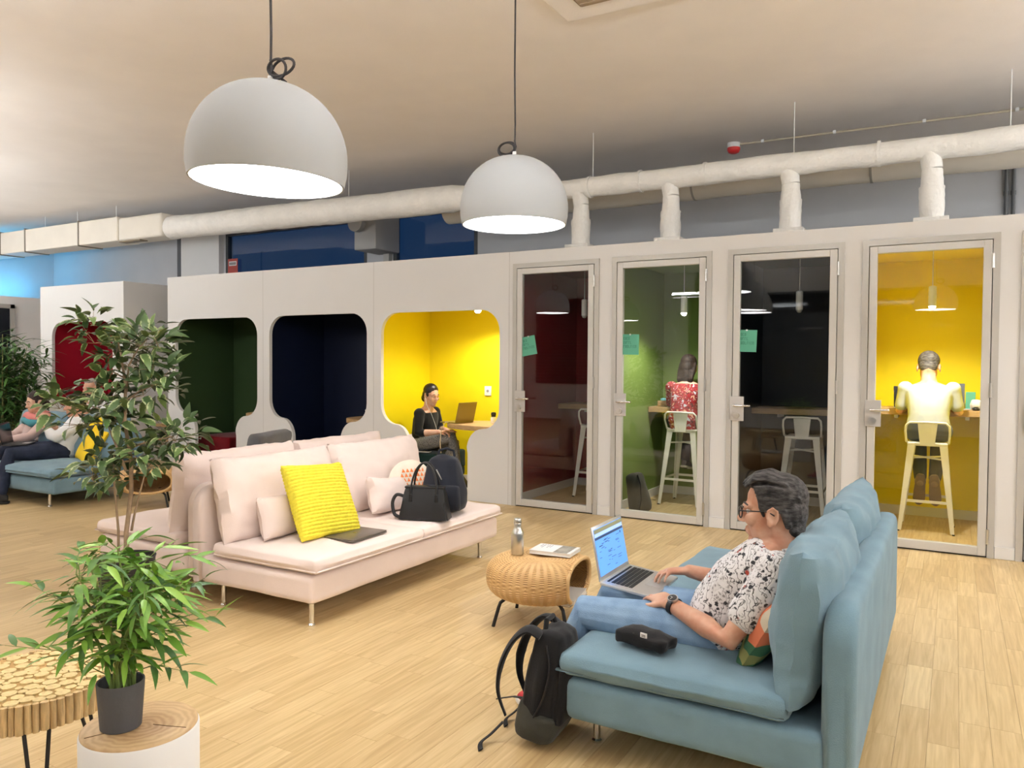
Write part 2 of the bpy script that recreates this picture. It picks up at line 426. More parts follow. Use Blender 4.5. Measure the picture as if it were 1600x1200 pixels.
def make_door(i, x, off=0):
    d = thing('door_%d' % (i+1), kind='structure', loc=(x, D, 0))
    b = nbm(); fw = .045
    for lo, hi in (((0,-.015,0),(fw,.07,DH)), ((DW-fw,-.015,0),(DW,.07,DH)), ((fw,-.015,DH-fw),(DW-fw,.07,DH))): box(b, lo, hi)
    obj('door_frame', b, M_alu, d, False)
    b = nbm(); g = fw+.006; lw = .055; z1 = DH-fw-.006; z0 = .012
    for lo, hi in (((g,-.02,z0),(g+lw,.03,z1)), ((DW-g-lw,-.02,z0),(DW-g,.03,z1)), ((g+lw,-.02,z1-lw),(DW-g-lw,.03,z1)), ((g+lw,-.02,z0),(DW-g-lw,.03,z0+.065))): box(b, lo, hi, .003, 1)
    leaf = obj('door_leaf', b, mat('pale_grey_door_frame', (.56,.545,.51), .4, metal=.1), d, False)
    b = nbm(); box(b, (fw,.035,0), (fw+.007,.06,DH-fw)); box(b, (DW-fw-.007,.035,0), (DW-fw,.06,DH-fw)); box(b, (fw,.035,DH-fw-.007), (DW-fw,.06,DH-fw)); box(b, (fw,.0,0), (DW-fw,.03,.009)); obj('gap_seal', b, M_dark, d, False)
    b = nbm(); box(b, (g+lw-.004,.001,z0+.06), (DW-g-lw+.004,.009,z1-lw+.004)); obj('pane', b, M_glass, d, False)
    px = .035
    b = nbm(); box(b, (px,-.032,.93), (px+.115,-.02,1.135), .002, 1); pl = obj('lock_plate', b, mat('satin_lock_plate', (.56,.54,.51), .35, metal=.35), d, False)
    b = nbm(); tube(b, [(px+.05,-.032,1.06),(px+.05,-.075,1.06)], .012, 12); tube(b, [(px+.045,-.078,1.06),(px+.17,-.078,1.06)], .010, 10, round_ends=True); obj('lever', b, M_chrome, pl)
    b = nbm(); tube(b, [(px+.055,-.032,.975),(px+.055,-.046,.975)], .026, 20); box(b, (px+.05,-.05,.968), (px+.06,-.045,.983)); obj('lock_knob', b, M_steel, pl)
    for z in (2.17, 1.23, .16):
        b = nbm(); tube(b, [(DW-fw+.002,-.024,z-.05),(DW-fw+.002,-.024,z+.05)], .009, 8); tube(b, [(DW-fw+.002,-.024,z-.056),(DW-fw+.002,-.024,z-.05)], .011, 8); obj('hinge', b, M_steel, d)
    return d
for i, x in enumerate(DS): make_door(i, x)
# ---- stairs between the nook and the booths
st = thing('steps', 'pale wooden steps in the gap between the red nook and the booth wall', 'stairs', (-9.46,6.95,0))
for k in range(4):
    b = nbm(); box(b, (-.43,-.1+k*.24,.30+k*.17), (.43,.2+k*.24,.34+k*.17), .006, 1); obj('tread', b, M_oak, st, False)
    b = nbm(); box(b, (-.42,.12+k*.24,0), (.42,.14+k*.24,.30+k*.17)); obj('riser', b, M_pan, st, False)
b = nbm(); box(b, (.16,-.06,0), (.21,-.01,.30)); obj('post', b, M_pan, st, False)

# ---- ducts, conduits, ceiling fittings
M_duct = mat('wrapped_duct_foil', (.88,.86,.81), .5, var=.08, vscale=5, bump=.7, bscale=12, bdist=.03)
def wavy_tube(bm, p0, p1, r0, r1, n, seg=18, amp=.012, seed=0):
    pts = []; rr = []
    for i in range(n+1):
        t = i/n; p = V(p0).lerp(V(p1), t); pts.append(p)
        rr.append((r0+(r1-r0)*t)*(1+.05*noise.noise(V((t*n*.8, seed, 0)))))
    vs = tube(bm, pts, rr, seg)
    for v in vs: v.co += noise.noise_vector(v.co*4+V((seed,0,0)))*amp
    return vs
du = thing('ventilation_duct', 'long foil-wrapped round ventilation duct running under the ceiling above the booths', 'duct', (0,7.4,3.22))
b = nbm(); wavy_tube(b, (-9.9,0,.11), (-5.0,0,.05), .165, .155, 40, seed=1); wavy_tube(b, (-5.02,0,.05), (-4.4,0,.0), .155, .102, 6, seed=2); obj('wide_run', b, M_duct, du)
b = nbm(); wavy_tube(b, (-4.42,0,0), (3.0,0,-.005), .102, .098, 60, seed=3); obj('narrow_run', b, M_duct, du)
b = nbm(); box(b, (-15.8,-.19,-.03), (-10.9,.19,.33), .01, 1); box(b, (-10.9,-.18,-.03), (-9.9,.18,.31), .04, 3); obj('rectangular_run', b, mat('duct_sheet', (.78,.73,.64), .5, var=.06, vscale=3), du, False)
b = nbm(); box(b, (-10.95,-.13,-.045), (-10.45,.0,-.028)); obj('grille', b, mat('bronze_grille', (.25,.2,.14), .5), du, False)
for x in (-14.1,-13.35,-11.87):
    b = nbm(); box(b, (x-.012,-.2,-.045), (x+.012,.2,.345)); obj('strap', b, mat('duct_strap', (.2,.17,.13), .5), du, False)
for x in (-3.85,-3.3,-2.75,-2.1,-.6,.5):
    b = nbm(); tube(b, [(x-.012,0,0),(x+.012,0,0)], .11, 24); obj('joint_band', b, M_duct, du)
for x in (-13.1,-12.2,-11.2,-6.55,-3.27,-1.3,.35):
    b = nbm(); tube(b, [(x,0,.05),(x,0,CEIL-3.22)], .004, 6); obj('hanger', b, M_white, du)
for x in (-3.4, -2.44, -1.32, -.195):
    dd = [(x-.02,0,-.02), (x,0,-.18), (x,.0,-.34)]
    b = nbm(); wavy_tube(b, dd[0], dd[1], .085, .078, 5, 16, .004, x); wavy_tube(b, dd[1], dd[2], .078, .09, 6, 16, .006, x+1)
    wavy_tube(b, (x,0,-.33), (x,0,-.60), .098, .095, 8, 16, .01, x+2); box(b, (x-.13,-.12,-.75), (x+.13,.12,-.59), .004, 1)
    br = obj('branch', b, M_duct, du)
    b = nbm(); tube(b, [(x,0,-.345),(x,0,-.325)], .097, 20); obj('clamp', b, M_duct, br)
b = nbm(); wavy_tube(b, (-5.4,0,0), (3.0,0,0), .165, .165, 30, 20, .003, 7)
d2 = obj('return_duct', b, mat('painted_duct', (.66,.61,.52), .55, var=.05, vscale=3))
d2.location = (0,7.9,3.255); setp(d2, 'second beige painted duct hanging behind and lower than the foil-wrapped one', 'duct')
for x in (-2.35,-.7,.6):
    b = nbm(); tube(b, [(x-.01,0,0),(x+.01,0,0)], .172, 24); obj('joint_band', b, mat('duct_joint', (.3,.28,.24), .6), d2)
b = nbm(); box(b, (-.2,-.2,-.28), (.2,.35,.28), .02, 2); tube(b, [(-.1,-.21,.1),(-.1,-.3,.1)], .13, 20)
o = obj('duct_box', b, mat('grey_duct_box', (.42,.41,.39), .6)); o.location = (-7.35,8.84,3.29); setp(o, 'grey box fitting with a round stub in front of the dark windows', 'duct')
for x in (.41,.47):
    b = nbm(); tube(b, [(0,0,2.2),(0,0,CEIL-.02)], .018, 10)
    for z in (2.7,3.1,3.5): tube(b, [(0,0,z),(0,0,z+.04)], .023, 10)
    o = obj('conduit_pipe', b, mat('dark_conduit', (.12,.125,.13), .5)); o.location = (x,9.17,0)
    setp(o, 'dark vertical conduit pipe clipped to the grey wall above the yellow phone room', 'pipe', 'paired dark conduit pipes')
si = thing('fire_siren', 'small red and white fire alarm sounder on the ceiling', 'alarm', (-2.1,8.45,CEIL))
b = nbm(); lathe(b, [(0,0),(.066,0),(.066,-.05),(.0,-.05)], 24); obj('base', b, M_white, si)
b = nbm(); lathe(b, [(0,-.05),(.067,-.05),(.068,-.075),(.055,-.10),(.03,-.112),(0,-.112)], 24); obj('sounder', b, mat('alarm_red', (.6,.02,.02), .35), si)
cd = thing('conduit_run', 'thin ceiling conduit with clips leading to the red alarm sounder', 'conduit', (-2.05,8.45,CEIL-.02))
b = nbm(); tube(b, [(0,0,0),(2.5,.07,0),(4.5,.12,0)], .011, 8); obj('tube', b, mat('beige_conduit', (.55,.48,.36), .5), cd)
for x in (.25,.95,1.75,2.5,3.2):
    b = nbm(); box(b, (x-.015,x*.027-.02,-.014), (x+.015,x*.027+.02,.019), .004, 1); obj('clip', b, M_white, cd, False)
ac = thing('ceiling_cassette', 'square cream air-conditioning cassette set into the ceiling', 'air conditioner', (-1.93,4.45,CEIL))
b = nbm(); prism(b, [(-.42,-.42),(.42,-.42),(.42,.42),(-.42,.42)], -.035, 0, 'z', .012); obj('fascia', b, M_ceil, ac, False)
b = nbm(); box(b, (-.24,-.24,-.045), (.24,.24,-.03), .01, 1); obj('intake', b, mat('cassette_intake', (.33,.25,.17), .7), ac, False)
for k in range(7):
    b = nbm(); box(b, (-.22,-.21+k*.065,-.05), (.22,-.195+k*.065,-.04)); obj('slat', b, mat('cassette_slat', (.40,.31,.22), .7), ac, False)

# ================================================================== LIGHTS
M_shade = mat('matt_white_shade', (.42,.435,.445), .7)
M_diff = mat('lit_diffuser', (1,.985,.985), .5, emit=LAMP_W)
M_cord = mat('black_cord', (.03,.025,.025), .6)
def pendant(loc, label, tilt=(0,0), coil=1, group='large white dome pendants'):
    R = .33; H_ = .418
    L = thing('pendant_lamp', label, 'lamp', loc, 0, group)
    # profile of the dome, rim at z=0, slightly drawn in at the rim
    prof = []
    for k in range(0, 15):
        t = k/14*PI/2; prof.append((R*math.cos(t)**.92 if k < 14 else 0, .10+(H_-.10)*math.sin(t)))
    outer = [(R*.965, 0), (R*.995, .05)]+prof
    inner = [(max(0, r-.008), z-.006 if z > .02 else z) for r, z in outer][::-1]
    b = nbm(); lathe(b, outer+[(0, H_-.012)]+inner[1:], 56, closed=True); sh = obj('shade', b, M_shade, L, angle=60)
    b = nbm(); lathe(b, [(0,.004),(R*.952,.004),(R*.952,.012),(0,.012)], 56); di = obj('diffuser', b, M_diff, L)
    b = nbm(); lathe(b, [(0,H_+.03),(.012,H_+.03),(.014,H_),(.03,H_-.004),(0,H_-.004)], 16); obj('cap', b, M_white, L)
    top = CEIL-loc[2]
    b = nbm(); tube(b, [(0,0,H_+.02),(.004,0,H_+.2),(-.003,.002,H_+.5),(0,0,top)], .0055, 8)
    pts = []
    for k in range(49):
        t = k/48*4*PI; rr = .055*(1+.12*math.sin(t*.5))
        pts.append((coil*(.055-rr*math.cos(t)*1.05), .02*math.sin(t*.5+.6), H_+.055+.038*math.sin(t)+.01*math.sin(t*.5)))
    pts = [(0,0,H_+.10)]+pts+[(coil*.09,.0,H_-.01)]
    tube(b, pts, .0058, 8); obj('cord', b, M_cord, L)
    if tilt != (0,0):
        for o_ in (sh, di): o_.matrix_local = T_(0,0,H_) @ Matrix.Rotation(tilt[1], 4, 'Y') @ Matrix.Rotation(tilt[0], 4, 'X') @ T_(0,0,-H_)
    return L
pendant((-2.538,2.378,2.158), 'white dome pendant with its spare cord looped up, hanging before the pink sofa', (math.radians(-.9), math.radians(1.7)), 1)
pendant((-2.366,4.169,2.246), 'white dome pendant lamp with a flat cord coil, over the open floor before the booths', (0,0), -1)
for p in ((1.9,1.0,2.35), (1.9,3.6,2.35), (1.7,5.6,2.35), (-.3,-1.6,2.35), (-3.2,-1.2,2.35), (-6.6,.2,2.35), (-9.6,1.4,2.35), (-12.4,2.0,2.35), (-6.3,-2.7,2.35)):
    pendant(p, 'white dome pendant lamp hanging elsewhere in the open lounge', (0,0), 1)

# bar lights like those mirrored in the doors, added unseen to brighten the ceiling
M_bar = mat('lit_bar', (.94,.97,1), .5, emit=BAR_W)
for k, (x, y, zb, rz) in enumerate(((-1.1,2.25,3.15,0), (2.9,2.3,2.6,90), (-4.6,1.2,3.1,0), (2.9,-.8,2.8,90), (-8.4,2.5,2.6,0), (2.9,5.4,2.7,90), (-4.2,-2.3,2.8,0), (-10.9,3.75,2.55,0), (-13.3,4.6,2.55,0), (3.6,7.2,2.7,90))):
    L = thing('added_bar_light', 'slim white suspended bar light, added out of view to brighten the ceiling', 'lamp', (x,y,zb), math.radians(rz), 'added suspended bar lights')
    b = nbm(); box(b, (-.9,-.05,-.025), (.9,.05,.025), .004, 1); obj('housing', b, M_white, L, False)
    b = nbm(); prism(b, [(.05*math.cos(t*PI/10), .026+.05*math.sin(t*PI/10)) for t in range(11)], -.88, .88, 'x'); obj('up_diffuser', b, M_bar, L)
    b = nbm(); box(b, (-.88,-.02,-.029), (.88,.02,-.025)); obj('down_diffuser', b, M_diff, L, False)
    for sx in (-.7,.7): b = nbm(); tube(b, [(sx,0,.02),(sx,0,CEIL-zb)], .003, 6); obj('wire', b, M_steel, L)
# little cylinder lamps in booths and phone rooms
M_bulb = mat('lit_bulb', (1,.93,.80), .4, emit=70)
M_bulb_off = mat('unlit_bulb', (.5,.5,.48), .4)
def can_lamp(x, y, ztop, drop, on, label, group, hcan=.17, r=.03, power=1.0):
    L = thing('can_pendant' if drop else 'ceiling_spot', label, 'lamp', (x,y,ztop), 0, group)
    b = nbm(); lathe(b, [(0,-drop),(r*.5,-drop),(r,-drop-.008),(r,-drop-hcan),(r*.86,-drop-hcan),(r*.86,-drop-hcan+.03),(0,-drop-hcan+.03)], 24); obj('can', b, M_white, L)
    if drop:
        b = nbm(); tube(b, [(0,0,-.006),(0,0,-drop)], .004, 8); obj('stem', b, M_white, L)
        b = nbm(); lathe(b, [(0,0),(.05,0),(.05,-.008),(0,-.008)], 24); obj('ceiling_rose', b, M_white, L)
    b = nbm(); ell(b, (0,0,-drop-hcan-.002), (r*.84,r*.84,.024), 16); obj('bulb', b, M_bulb if on else M_bulb_off, L)
    if on:
        ld = bpy.data.lights.new('bulb_light', 'SPOT'); ld.energy = on; ld.color = (1,.96,.88); ld.spot_size = math.radians(150); ld.spot_blend = .6; ld.shadow_soft_size = .03
        lo = bpy.data.objects.new('bulb_light', ld); COL.objects.link(lo); lo.parent = L; lo.location = (0,0,-drop-hcan-.03)
    return L
for (nm, onw), s in zip((('maroon', 0), ('green', 60), ('charcoal', 0), ('yellow', 80)), DS):
    can_lamp(s+.468, 7.3, 2.378, .315, onw, ('lit' if onw else 'unlit')+' white cylinder pendant in the '+nm+' phone room', 'phone room pendants')
can_lamp(-7.72, 7.15, 2.058, 0, 0, 'unlit white cylinder spot on the ceiling of the green booth', 'booth spots', .11, .042)
can_lamp(-6.02, 7.15, 2.058, 0, 0, 'unlit white cylinder spot on the ceiling of the navy booth', 'booth spots', .11, .042)
can_lamp(-4.50, 7.15, 2.058, 0, 70, 'lit white cylinder spot on the ceiling of the yellow booth', 'booth spots', .09, .042)
# cyan wash light above the low room at the far left
cl = thing('led_wash', 'cyan LED strip on top of the low room, washing the upper wall', 'light', (-15.62,8.2,2.5), PI/2)
b = nbm(); box(b, (-.5,-.04,0), (.5,.04,.05), .008, 1); obj('housing', b, M_black, cl, False)
b = nbm(); box(b, (-.48,-.03,.05), (.48,.03,.056)); obj('strip', b, mat('cyan_led', (.08,.55,1), .5, emit=55), cl, False)

# ================================================================== FURNITURE
def sofa(name, label, group, loc, rz, m, L=1.9, seatn=2, cush=(0,1), tiltc=14, cm=None, cy=.27, cz=.60):
    S = thing(name, label, 'sofa', loc, rz, group); h = L/2
    b = nbm(); rbox(b, (0,-.025,.205), (L,.87,.15), .03, 10, (0,.006,0), .004, 5, 1); obj('base', b, m, S)
    for k in range(seatn):
        x0 = -h+k*L/seatn; x1 = x0+L/seatn
        b = nbm(); rbox(b, ((x0+x1)/2,-.09,.33), (L/seatn+.012,.80,.085), .035, 12, (.004,.006,.022), .006, 7, 3+k)
        sc = obj('seat_cushion', b, m, S)
        b = nbm()
        for zz in (.306,):
            q = [(x0+.0,-.49,zz),(x1-.0,-.49,zz),(x1-.0,.29,zz),(x0+.0,.29,zz),(x0+.0,-.49,zz)]; tube(b, q, .005, 6)
        obj('piping', b, m, sc)
    # back panel with rounded top corners
    poly = [(-h,.13)]; r = .13; zt = .675
    for k in range(9): t = PI-k/8*PI/2; poly.append((-h+r+r*math.cos(t), zt-r+r*math.sin(t)))
    for k in range(9): t = PI/2-k/8*PI/2; poly.append((h-r+r*math.cos(t), zt-r+r*math.sin(t)))
    poly.append((h,.13))
    b = nbm(); prism(b, poly, .395, .495, 'y', .035); bp = obj('back_panel', b, m, S, angle=60)
    for k in cush:
        cx = -h+L/4+k*L/2
        b = nbm(); pillow(b, L/2+.0, .50, .23, 30, .03, .012, 5+k+len(label), .36)
        xf(b, b.verts, T_(cx,cy,cz) @ rot('X', -tiltc)); obj('back_cushion', b, cm or m, S)
    for x in (-h+.06, h-.16):
        for y in (-.40, .28):
            b = nbm(); lathe(b, [(0,0),(.019,0),(.019,.008),(.0135,.014),(.0135,.135),(0,.135)], 16, (x,y,0)); obj('leg', b, M_chrome, S)
    return S
M_pink = fabric('pale_pink_fabric', (.83,.695,.635), .05, .3)
M_blue = fabric('dusty_blue_fabric', (.170,.275,.338), .16, .35)
sofa('sofa', 'pale pink fabric sofa with a black handbag and a yellow cushion on its seat', 'pink sofas back to back', (-3.345,3.93,0), PI/2, M_pink)
sofa('sofa', 'pale pink fabric sofa standing back to back behind the one with the handbag', 'pink sofas back to back', (-4.338,3.98,0), -PI/2, M_pink, tiltc=8)
sofa('sofa', 'dusty blue sofa with a man and his open silver laptop', 'blue sofas', (-.73,3.43,0), -PI/2, M_blue, tiltc=4, cy=.318, cz=.575)
sofa('sofa', 'dusty blue sofa beside the ficus with a person in a white shirt', 'blue sofas', (-8.28,4.65,0), 0, M_blue)

def cushion(name, label, m, w_, h_, t, loc, rz, tilt, roll=0, seed=1, group=None, pw=.4, rib=0, n=18, round_=False, cat='cushion'):
    b = nbm(); pillow(b, w_, h_, t, n, .06, .007, seed, pw, round_, rib)
    xf(b, b.verts, rot('X', -tilt) @ rot('Y', roll) @ T_(0,0,0))
    o = obj(name, b, m); o.location = loc; o.rotation_euler = (0,0,rz); return setp(o, label, cat, group)
cushion('lumbar_cushion', 'small pale pink cushion half hidden behind the yellow knitted one', M_pink, .40,.25,.15, (-3.40,3.30,.505), PI/2, 16, 0, 3)
cushion('lumbar_cushion', 'small pale pink cushion next to the round orange patterned one', M_pink, .40,.25,.15, (-3.34,4.18,.50), PI/2, 18, 6, 4)
M_knit = mat('yellow_knit', (.86,.74,.07), .95, var=.15, vscale=60, bump=.5, bscale=300, spec=.1)
b = nbm(); pillow(b, .46,.46,.15, 96, .05, .004, 9, .4)
for v in b.verts: v.co.y += math.copysign(.008, v.co.y)*abs(math.sin(v.co.z*PI/.020))*(1 if abs(v.co.y) > .012 else 0)
xf(b, b.verts, rot('X', -27) @ rot('Y', 4))
yc = obj('knitted_cushion', b, M_knit); yc.location = (-3.235,3.42,.585); yc.rotation_euler = (0,0,math.radians(88)); setp(yc, 'square yellow ribbed knit cushion leaning on the pink sofa', 'cushion')
# round cushion with orange triangles
rc = thing('round_cushion', 'round white cushion with orange triangles behind the black handbag', 'cushion', (-3.33,4.42,.535), math.radians(62))
b = nbm(); pillow(b, .36,.36,.13, 22, 0, .003, 3, .5, True); xf(b, b.verts, rot('X', -14)); obj('cover', b, fabric('cream_cover', (.80,.72,.60)), rc)
b = nbm()
for i in range(-4, 5):
    for j in range(-4, 5):
        x, z = i*.03+(.015 if j % 2 else 0), j*.033
        k = math.hypot(x, z)/.18
        if k > .72: continue
        y = -.065*math.sqrt(max(0, 1-k**2.5))-.0015
        def yy(a, c_):
            kk = math.hypot(a, c_)/.18; return -.065*math.sqrt(max(0, 1-kk**2.5))-.0025
        tri = [(x-.013, z-.013), (x+.013, z-.013), (x, z+.015)]
        b.faces.new([b.verts.new((a, yy(a, c_), c_)) for a, c_ in tri])
xf(b, b.verts, rot('X', -14)); o = obj('triangle_print', b, mat('orange_print', (.80,.22,.06), .9), rc); o['kind'] = 'stuff'
# closed laptop on the pink sofa
lp = thing('closed_laptop', 'closed dark grey laptop lying on the pink sofa seat', 'laptop', (-3.03,3.49,.385), math.radians(2))
b = nbm(); box(b, (-.105,-.16,0), (.105,.16,.008), .004, 2); obj('body', b, mat('dark_grey_shell', (.16,.14,.12), .35, metal=.6), lp)
b = nbm(); box(b, (-.105,-.16,.009), (.105,.16,.016), .004, 2); ld = obj('lid', b, mat('dark_grey_lid', (.20,.175,.15), .35, metal=.6), lp)
b = nbm(); ell(b, (-.01,0,.0162), (.012,.010,.0006), 12); ell(b, (.006,.006,.0162), (.004,.003,.0006), 8); obj('emblem', b, mat('emblem_grey', (.4,.37,.33), .2, metal=.8), ld)
# handbag
hb = thing('handbag', 'black leather handbag with two looped handles on the pink sofa', 'bag', (-2.99,4.12,.385), math.radians(22))
M_leather = mat('black_leather', (.012,.012,.013), .38, bump=.15, bscale=300)
b = nbm()
lo = [(-.165,-.07),(.165,-.07),(.165,.07),(-.165,.07)]; hi = [(-.125,-.035),(.125,-.035),(.125,.035),(-.125,.035)]
rings = []
for k in range(7):
    t = k/6; rings.append([b.verts.new((a[0]*(1-t)+c_[0]*t, (a[1]*(1-t)+c_[1]*t)*(1+.12*math.sin(t*PI)), .205*t)) for a, c_ in zip(lo, hi)])
for r1, r2 in zip(rings, rings[1:]):
    for k in range(4): b.faces.new((r1[k], r1[(k+1) % 4], r2[(k+1) % 4], r2[k]))
b.faces.new(rings[0][::-1]); b.faces.new(rings[-1])
es = [e for e in b.edges if abs(e.verts[0].co.z-e.verts[1].co.z) > .01]
bmesh.ops.bevel(b, geom=es, offset=.012, segments=3, affect='EDGES'); obj('bag_body', b, M_leather, hb, angle=50)
b = nbm(); box(b, (-.13,-.04,.2), (.13,.04,.212), .005, 2); obj('zip_flap', b, M_leather, hb)
for sg in (-1, 1):
    b = nbm(); pts = [(-.085,sg*.05,.14),(-.085,sg*.044,.20)]+[(-.085*math.cos(t*PI/10)*(1-.1*math.sin(t*PI/10)), sg*.04-.02*sg*math.sin(t*PI/10), .20+.165*math.sin(t*PI/10)) for t in range(1,10)]+[(.085,sg*.044,.20),(.085,sg*.05,.14)]
    tube(b, spl(pts, 3), .0065, 8); h_ = obj('handle', b, M_leather, hb)
    b = nbm()
    for x in (-.085,.085): box(b, (x-.011,sg*.056-.004,.115), (x+.011,sg*.056+.004,.165), .003, 1)
    obj('tab', b, M_leather, h_)
b = nbm(); tube(b, spl([(-.14,0,.14),(-.19,-.01,.15),(-.215,-.02,.10),(-.20,-.03,.03),(-.165,-.04,.012)]), .011, 8, flat=.5); obj('shoulder_strap', b, M_leather, hb)
# dark backpack on the pink sofa
M_navyf = fabric('dark_navy_nylon', (.018,.02,.028), .2, .3)
bk = thing('backpack', 'dark navy backpack slumped behind the handbag on the pink sofa', 'bag', (-3.02,4.37,.385), math.radians(18))
b = nbm(); vs = rbox(b, (0,0,.19), (.31,.20,.38), .07, 8, (.01,.03,.01), .012, 6, 4)
for v in vs:
    t = max(0, v.co.z-.12)/.26; v.co.x *= 1-.35*t; v.co.y *= 1-.3*t; v.co.y += .03*t
obj('pack_body', b, M_navyf, bk)
b = nbm(); rbox(b, (.02,-.11,.11), (.26,.06,.17), .028, 6, (0,.015,0), .008, 8, 6); obj('front_pocket', b, M_navyf, bk)
b = nbm(); tube(b, [(-.06,.06,.37),(-.05,.07,.41),(.0,.07,.425),(.05,.07,.41),(.06,.06,.37)], .009, 8); obj('grab_loop', b, M_navyf, bk)
b = nbm(); tube(b, [(-.02,-.10,.30),(.0,-.108,.27),(.02,-.112,.235)], .004, 6); obj('zip_pull', b, M_steel, bk)

# ---- rattan stools
def rattan_mat():
    m = bpy.data.materials.new('woven_rattan'); m.use_nodes = True; nt = m.node_tree; N = nt.nodes; L = nt.links; b = N['Principled BSDF']
    at = N.new('ShaderNodeAttribute'); at.attribute_name = 'wv'
    tc = N.new('ShaderNodeTexCoord'); n = N.new('ShaderNodeTexNoise'); n.inputs['Scale'].default_value = 14; n.inputs['Detail'].default_value = 6
    L.new(tc.outputs['Object'], n.inputs['Vector'])
    ad = N.new('ShaderNodeMath'); ad.operation = 'MULTIPLY_ADD'; ad.inputs[1].default_value = .45; L.new(n.outputs['Fac'], ad.inputs[0]); 
    mu = N.new('ShaderNodeMath'); mu.operation = 'MULTIPLY'; mu.inputs[1].default_value = .6; L.new(at.outputs['Fac'], mu.inputs[0]); L.new(mu.outputs[0], ad.inputs[2])
    cr = N.new('ShaderNodeValToRGB'); e = cr.color_ramp.elements; e[0].position = .1; e[0].color = (.16,.07,.02,1); e[1].position = .8; e[1].color = (.70,.47,.22,1)
    k = cr.color_ramp.elements.new(.42); k.color = (.52,.31,.12,1)
    L.new(ad.outputs[0], cr.inputs[0]); L.new(cr.outputs[0], b.inputs['Base Color']); b.inputs['Roughness'].default_value = .5
    return m
M_rat = rattan_mat()
def rattan_stool(label, loc, rz):
    S = thing('rattan_footstool', label, 'footstool', loc, rz, 'rattan footstools')
    b = nbm(); lay = b.verts.layers.float.new('wv')
    nu, nv = 264, 84; cut = .215; zc, hz, R = .255, .122, .295; rows = []
    for j in range(nv+1):
        ph = -PI/2+PI*j/nv; row = []
        for i in range(nu):
            th = 2*PI*i/nu
            cs, sn = math.cos(ph), math.sin(ph)
            rr = R*math.copysign(abs(cs)**.62, cs); zz = hz*math.copysign(abs(sn)**.72, sn)
            if zz > 0: zz -= .022*math.exp(-(rr/.16)**2)
            wv = math.sin(i*PI/6)*(1 if j % 2 else -1)
            k = .0022*wv*max(0, cs)**.3
            v = b.verts.new((math.cos(th)*(rr+k), math.sin(th)*(rr+k), zc+zz+k*sn)); v[lay] = .5+.5*wv
            row.append(v)
        rows.append(row)
    for j in range(nv):
        for i in range(nu): b.faces.new((rows[j][i], rows[j][(i+1) % nu], rows[j+1][(i+1) % nu], rows[j+1][i]))
    bmesh.ops.remove_doubles(b, verts=rows[0]+rows[-1], dist=.0006)
    r = bmesh.ops.bisect_plane(b, geom=b.verts[:]+b.edges[:]+b.faces[:], plane_co=(cut,0,0), plane_no=(1,0,0), clear_outer=True)
    loop = sorted([(math.atan2(v.co.z-zc, v.co.y), v.co.copy()) for v in b.verts if abs(v.co.x-cut) < 1e-5], key=lambda q: q[0])
    bd = obj('woven_body', b, M_rat, S)
    so = bd.modifiers.new('thickness', 'SOLIDIFY'); so.thickness = .014; so.offset = -1
    pts = [p for a, p in loop][::2]; pts = pts+pts[:2]
    b = nbm(); tube(b, pts, .011, 8, False)
    lay = b.verts.layers.float.new('wv')
    for q, v in enumerate(b.verts): v[lay] = .6
    obj('rim', b, M_rat, bd)
    for a in (40, 140, 220, 320):
        c_, s_ = math.cos(math.radians(a)), math.sin(math.radians(a))
        b = nbm(); tube(b, [(c_*.13,s_*.13,.148),(c_*.2,s_*.2,.143),(c_*.228,s_*.228,.125),(c_*.238,s_*.238,.10),(c_*.268,s_*.268,.0)], .0095, 10); obj('leg', b, M_black, S)
    return S
rattan_stool('woven rattan footstool with a steel bottle and a book on top', (-1.93,3.72,0), math.radians(8))
rattan_stool('woven rattan footstool standing behind the ficus trunk', (-6.75,4.78,0), math.radians(-38))
# steel bottle, book on top, books inside
bo = thing('steel_bottle', 'brushed steel water bottle standing on the rattan footstool', 'bottle', (-2.045,3.665,.366))
b = nbm(); lathe(b, [(0,0),(.031,0),(.034,.005),(.034,.105),(.031,.122),(.022,.14),(.019,.146),(.019,.165),(0,.165)], 32); obj('flask', b, M_steel, bo)
b = nbm(); lathe(b, [(0,.163),(.0215,.163),(.0215,.168),(.0205,.17),(.0215,.172),(.0215,.192),(.019,.195),(0,.195)], 32); obj('cap', b, M_steel, bo)
def book(name, label, loc, rz, w_, l_, t, cov, band=None, text=False):
    B = thing(name, label, 'book', loc, rz)
    b = nbm(); box(b, (-w_/2+.002,-l_/2+.002,.002), (w_/2-.003,l_/2-.002,t-.002)); obj('pages', b, mat('paper_edges', (.78,.75,.70), .9), B, False)
    b = nbm(); box(b, (-w_/2,-l_/2,0), (w_/2,l_/2,.002)); box(b, (-w_/2,-l_/2,t-.002), (w_/2,l_/2,t)); box(b, (-w_/2,-l_/2,0), (-w_/2+.002,l_/2,t)); cv = obj('cover', b, cov, B, False)
    if band:
        b = nbm(); box(b, (-w_/2+.004,l_*.08,t), (w_/2-.004,l_*.42,t+.0004)); obj('cover_picture', b, band, cv, False)
    if text:
        b = nbm()
        for k in range(5): box(b, (-w_*.40,-l_*.40+k*.014,t), (-w_*.40+.05+.03*math.sin(k*2.3),-l_*.40+k*.014+.005,t+.0004))
        obj('cover_lines', b, mat('print_grey', (.35,.36,.40), .8), cv, False)
    return B
book('paperback', 'white paperback with a dark picture on its cover, on the rattan footstool', (-1.885,3.80,.368), math.radians(-85), .17,.235,.02, mat('white_cover', (.80,.80,.79), .35), mat('cover_photo', (.14,.13,.10), .4, var=.5, vscale=20, col2=(.4,.38,.33)), True)
book('magazine', 'pale magazine lying inside the rattan footstool', (-1.80,3.715,.158), math.radians(10), .21,.25,.022, mat('pale_cover', (.70,.68,.64), .4), None, True)
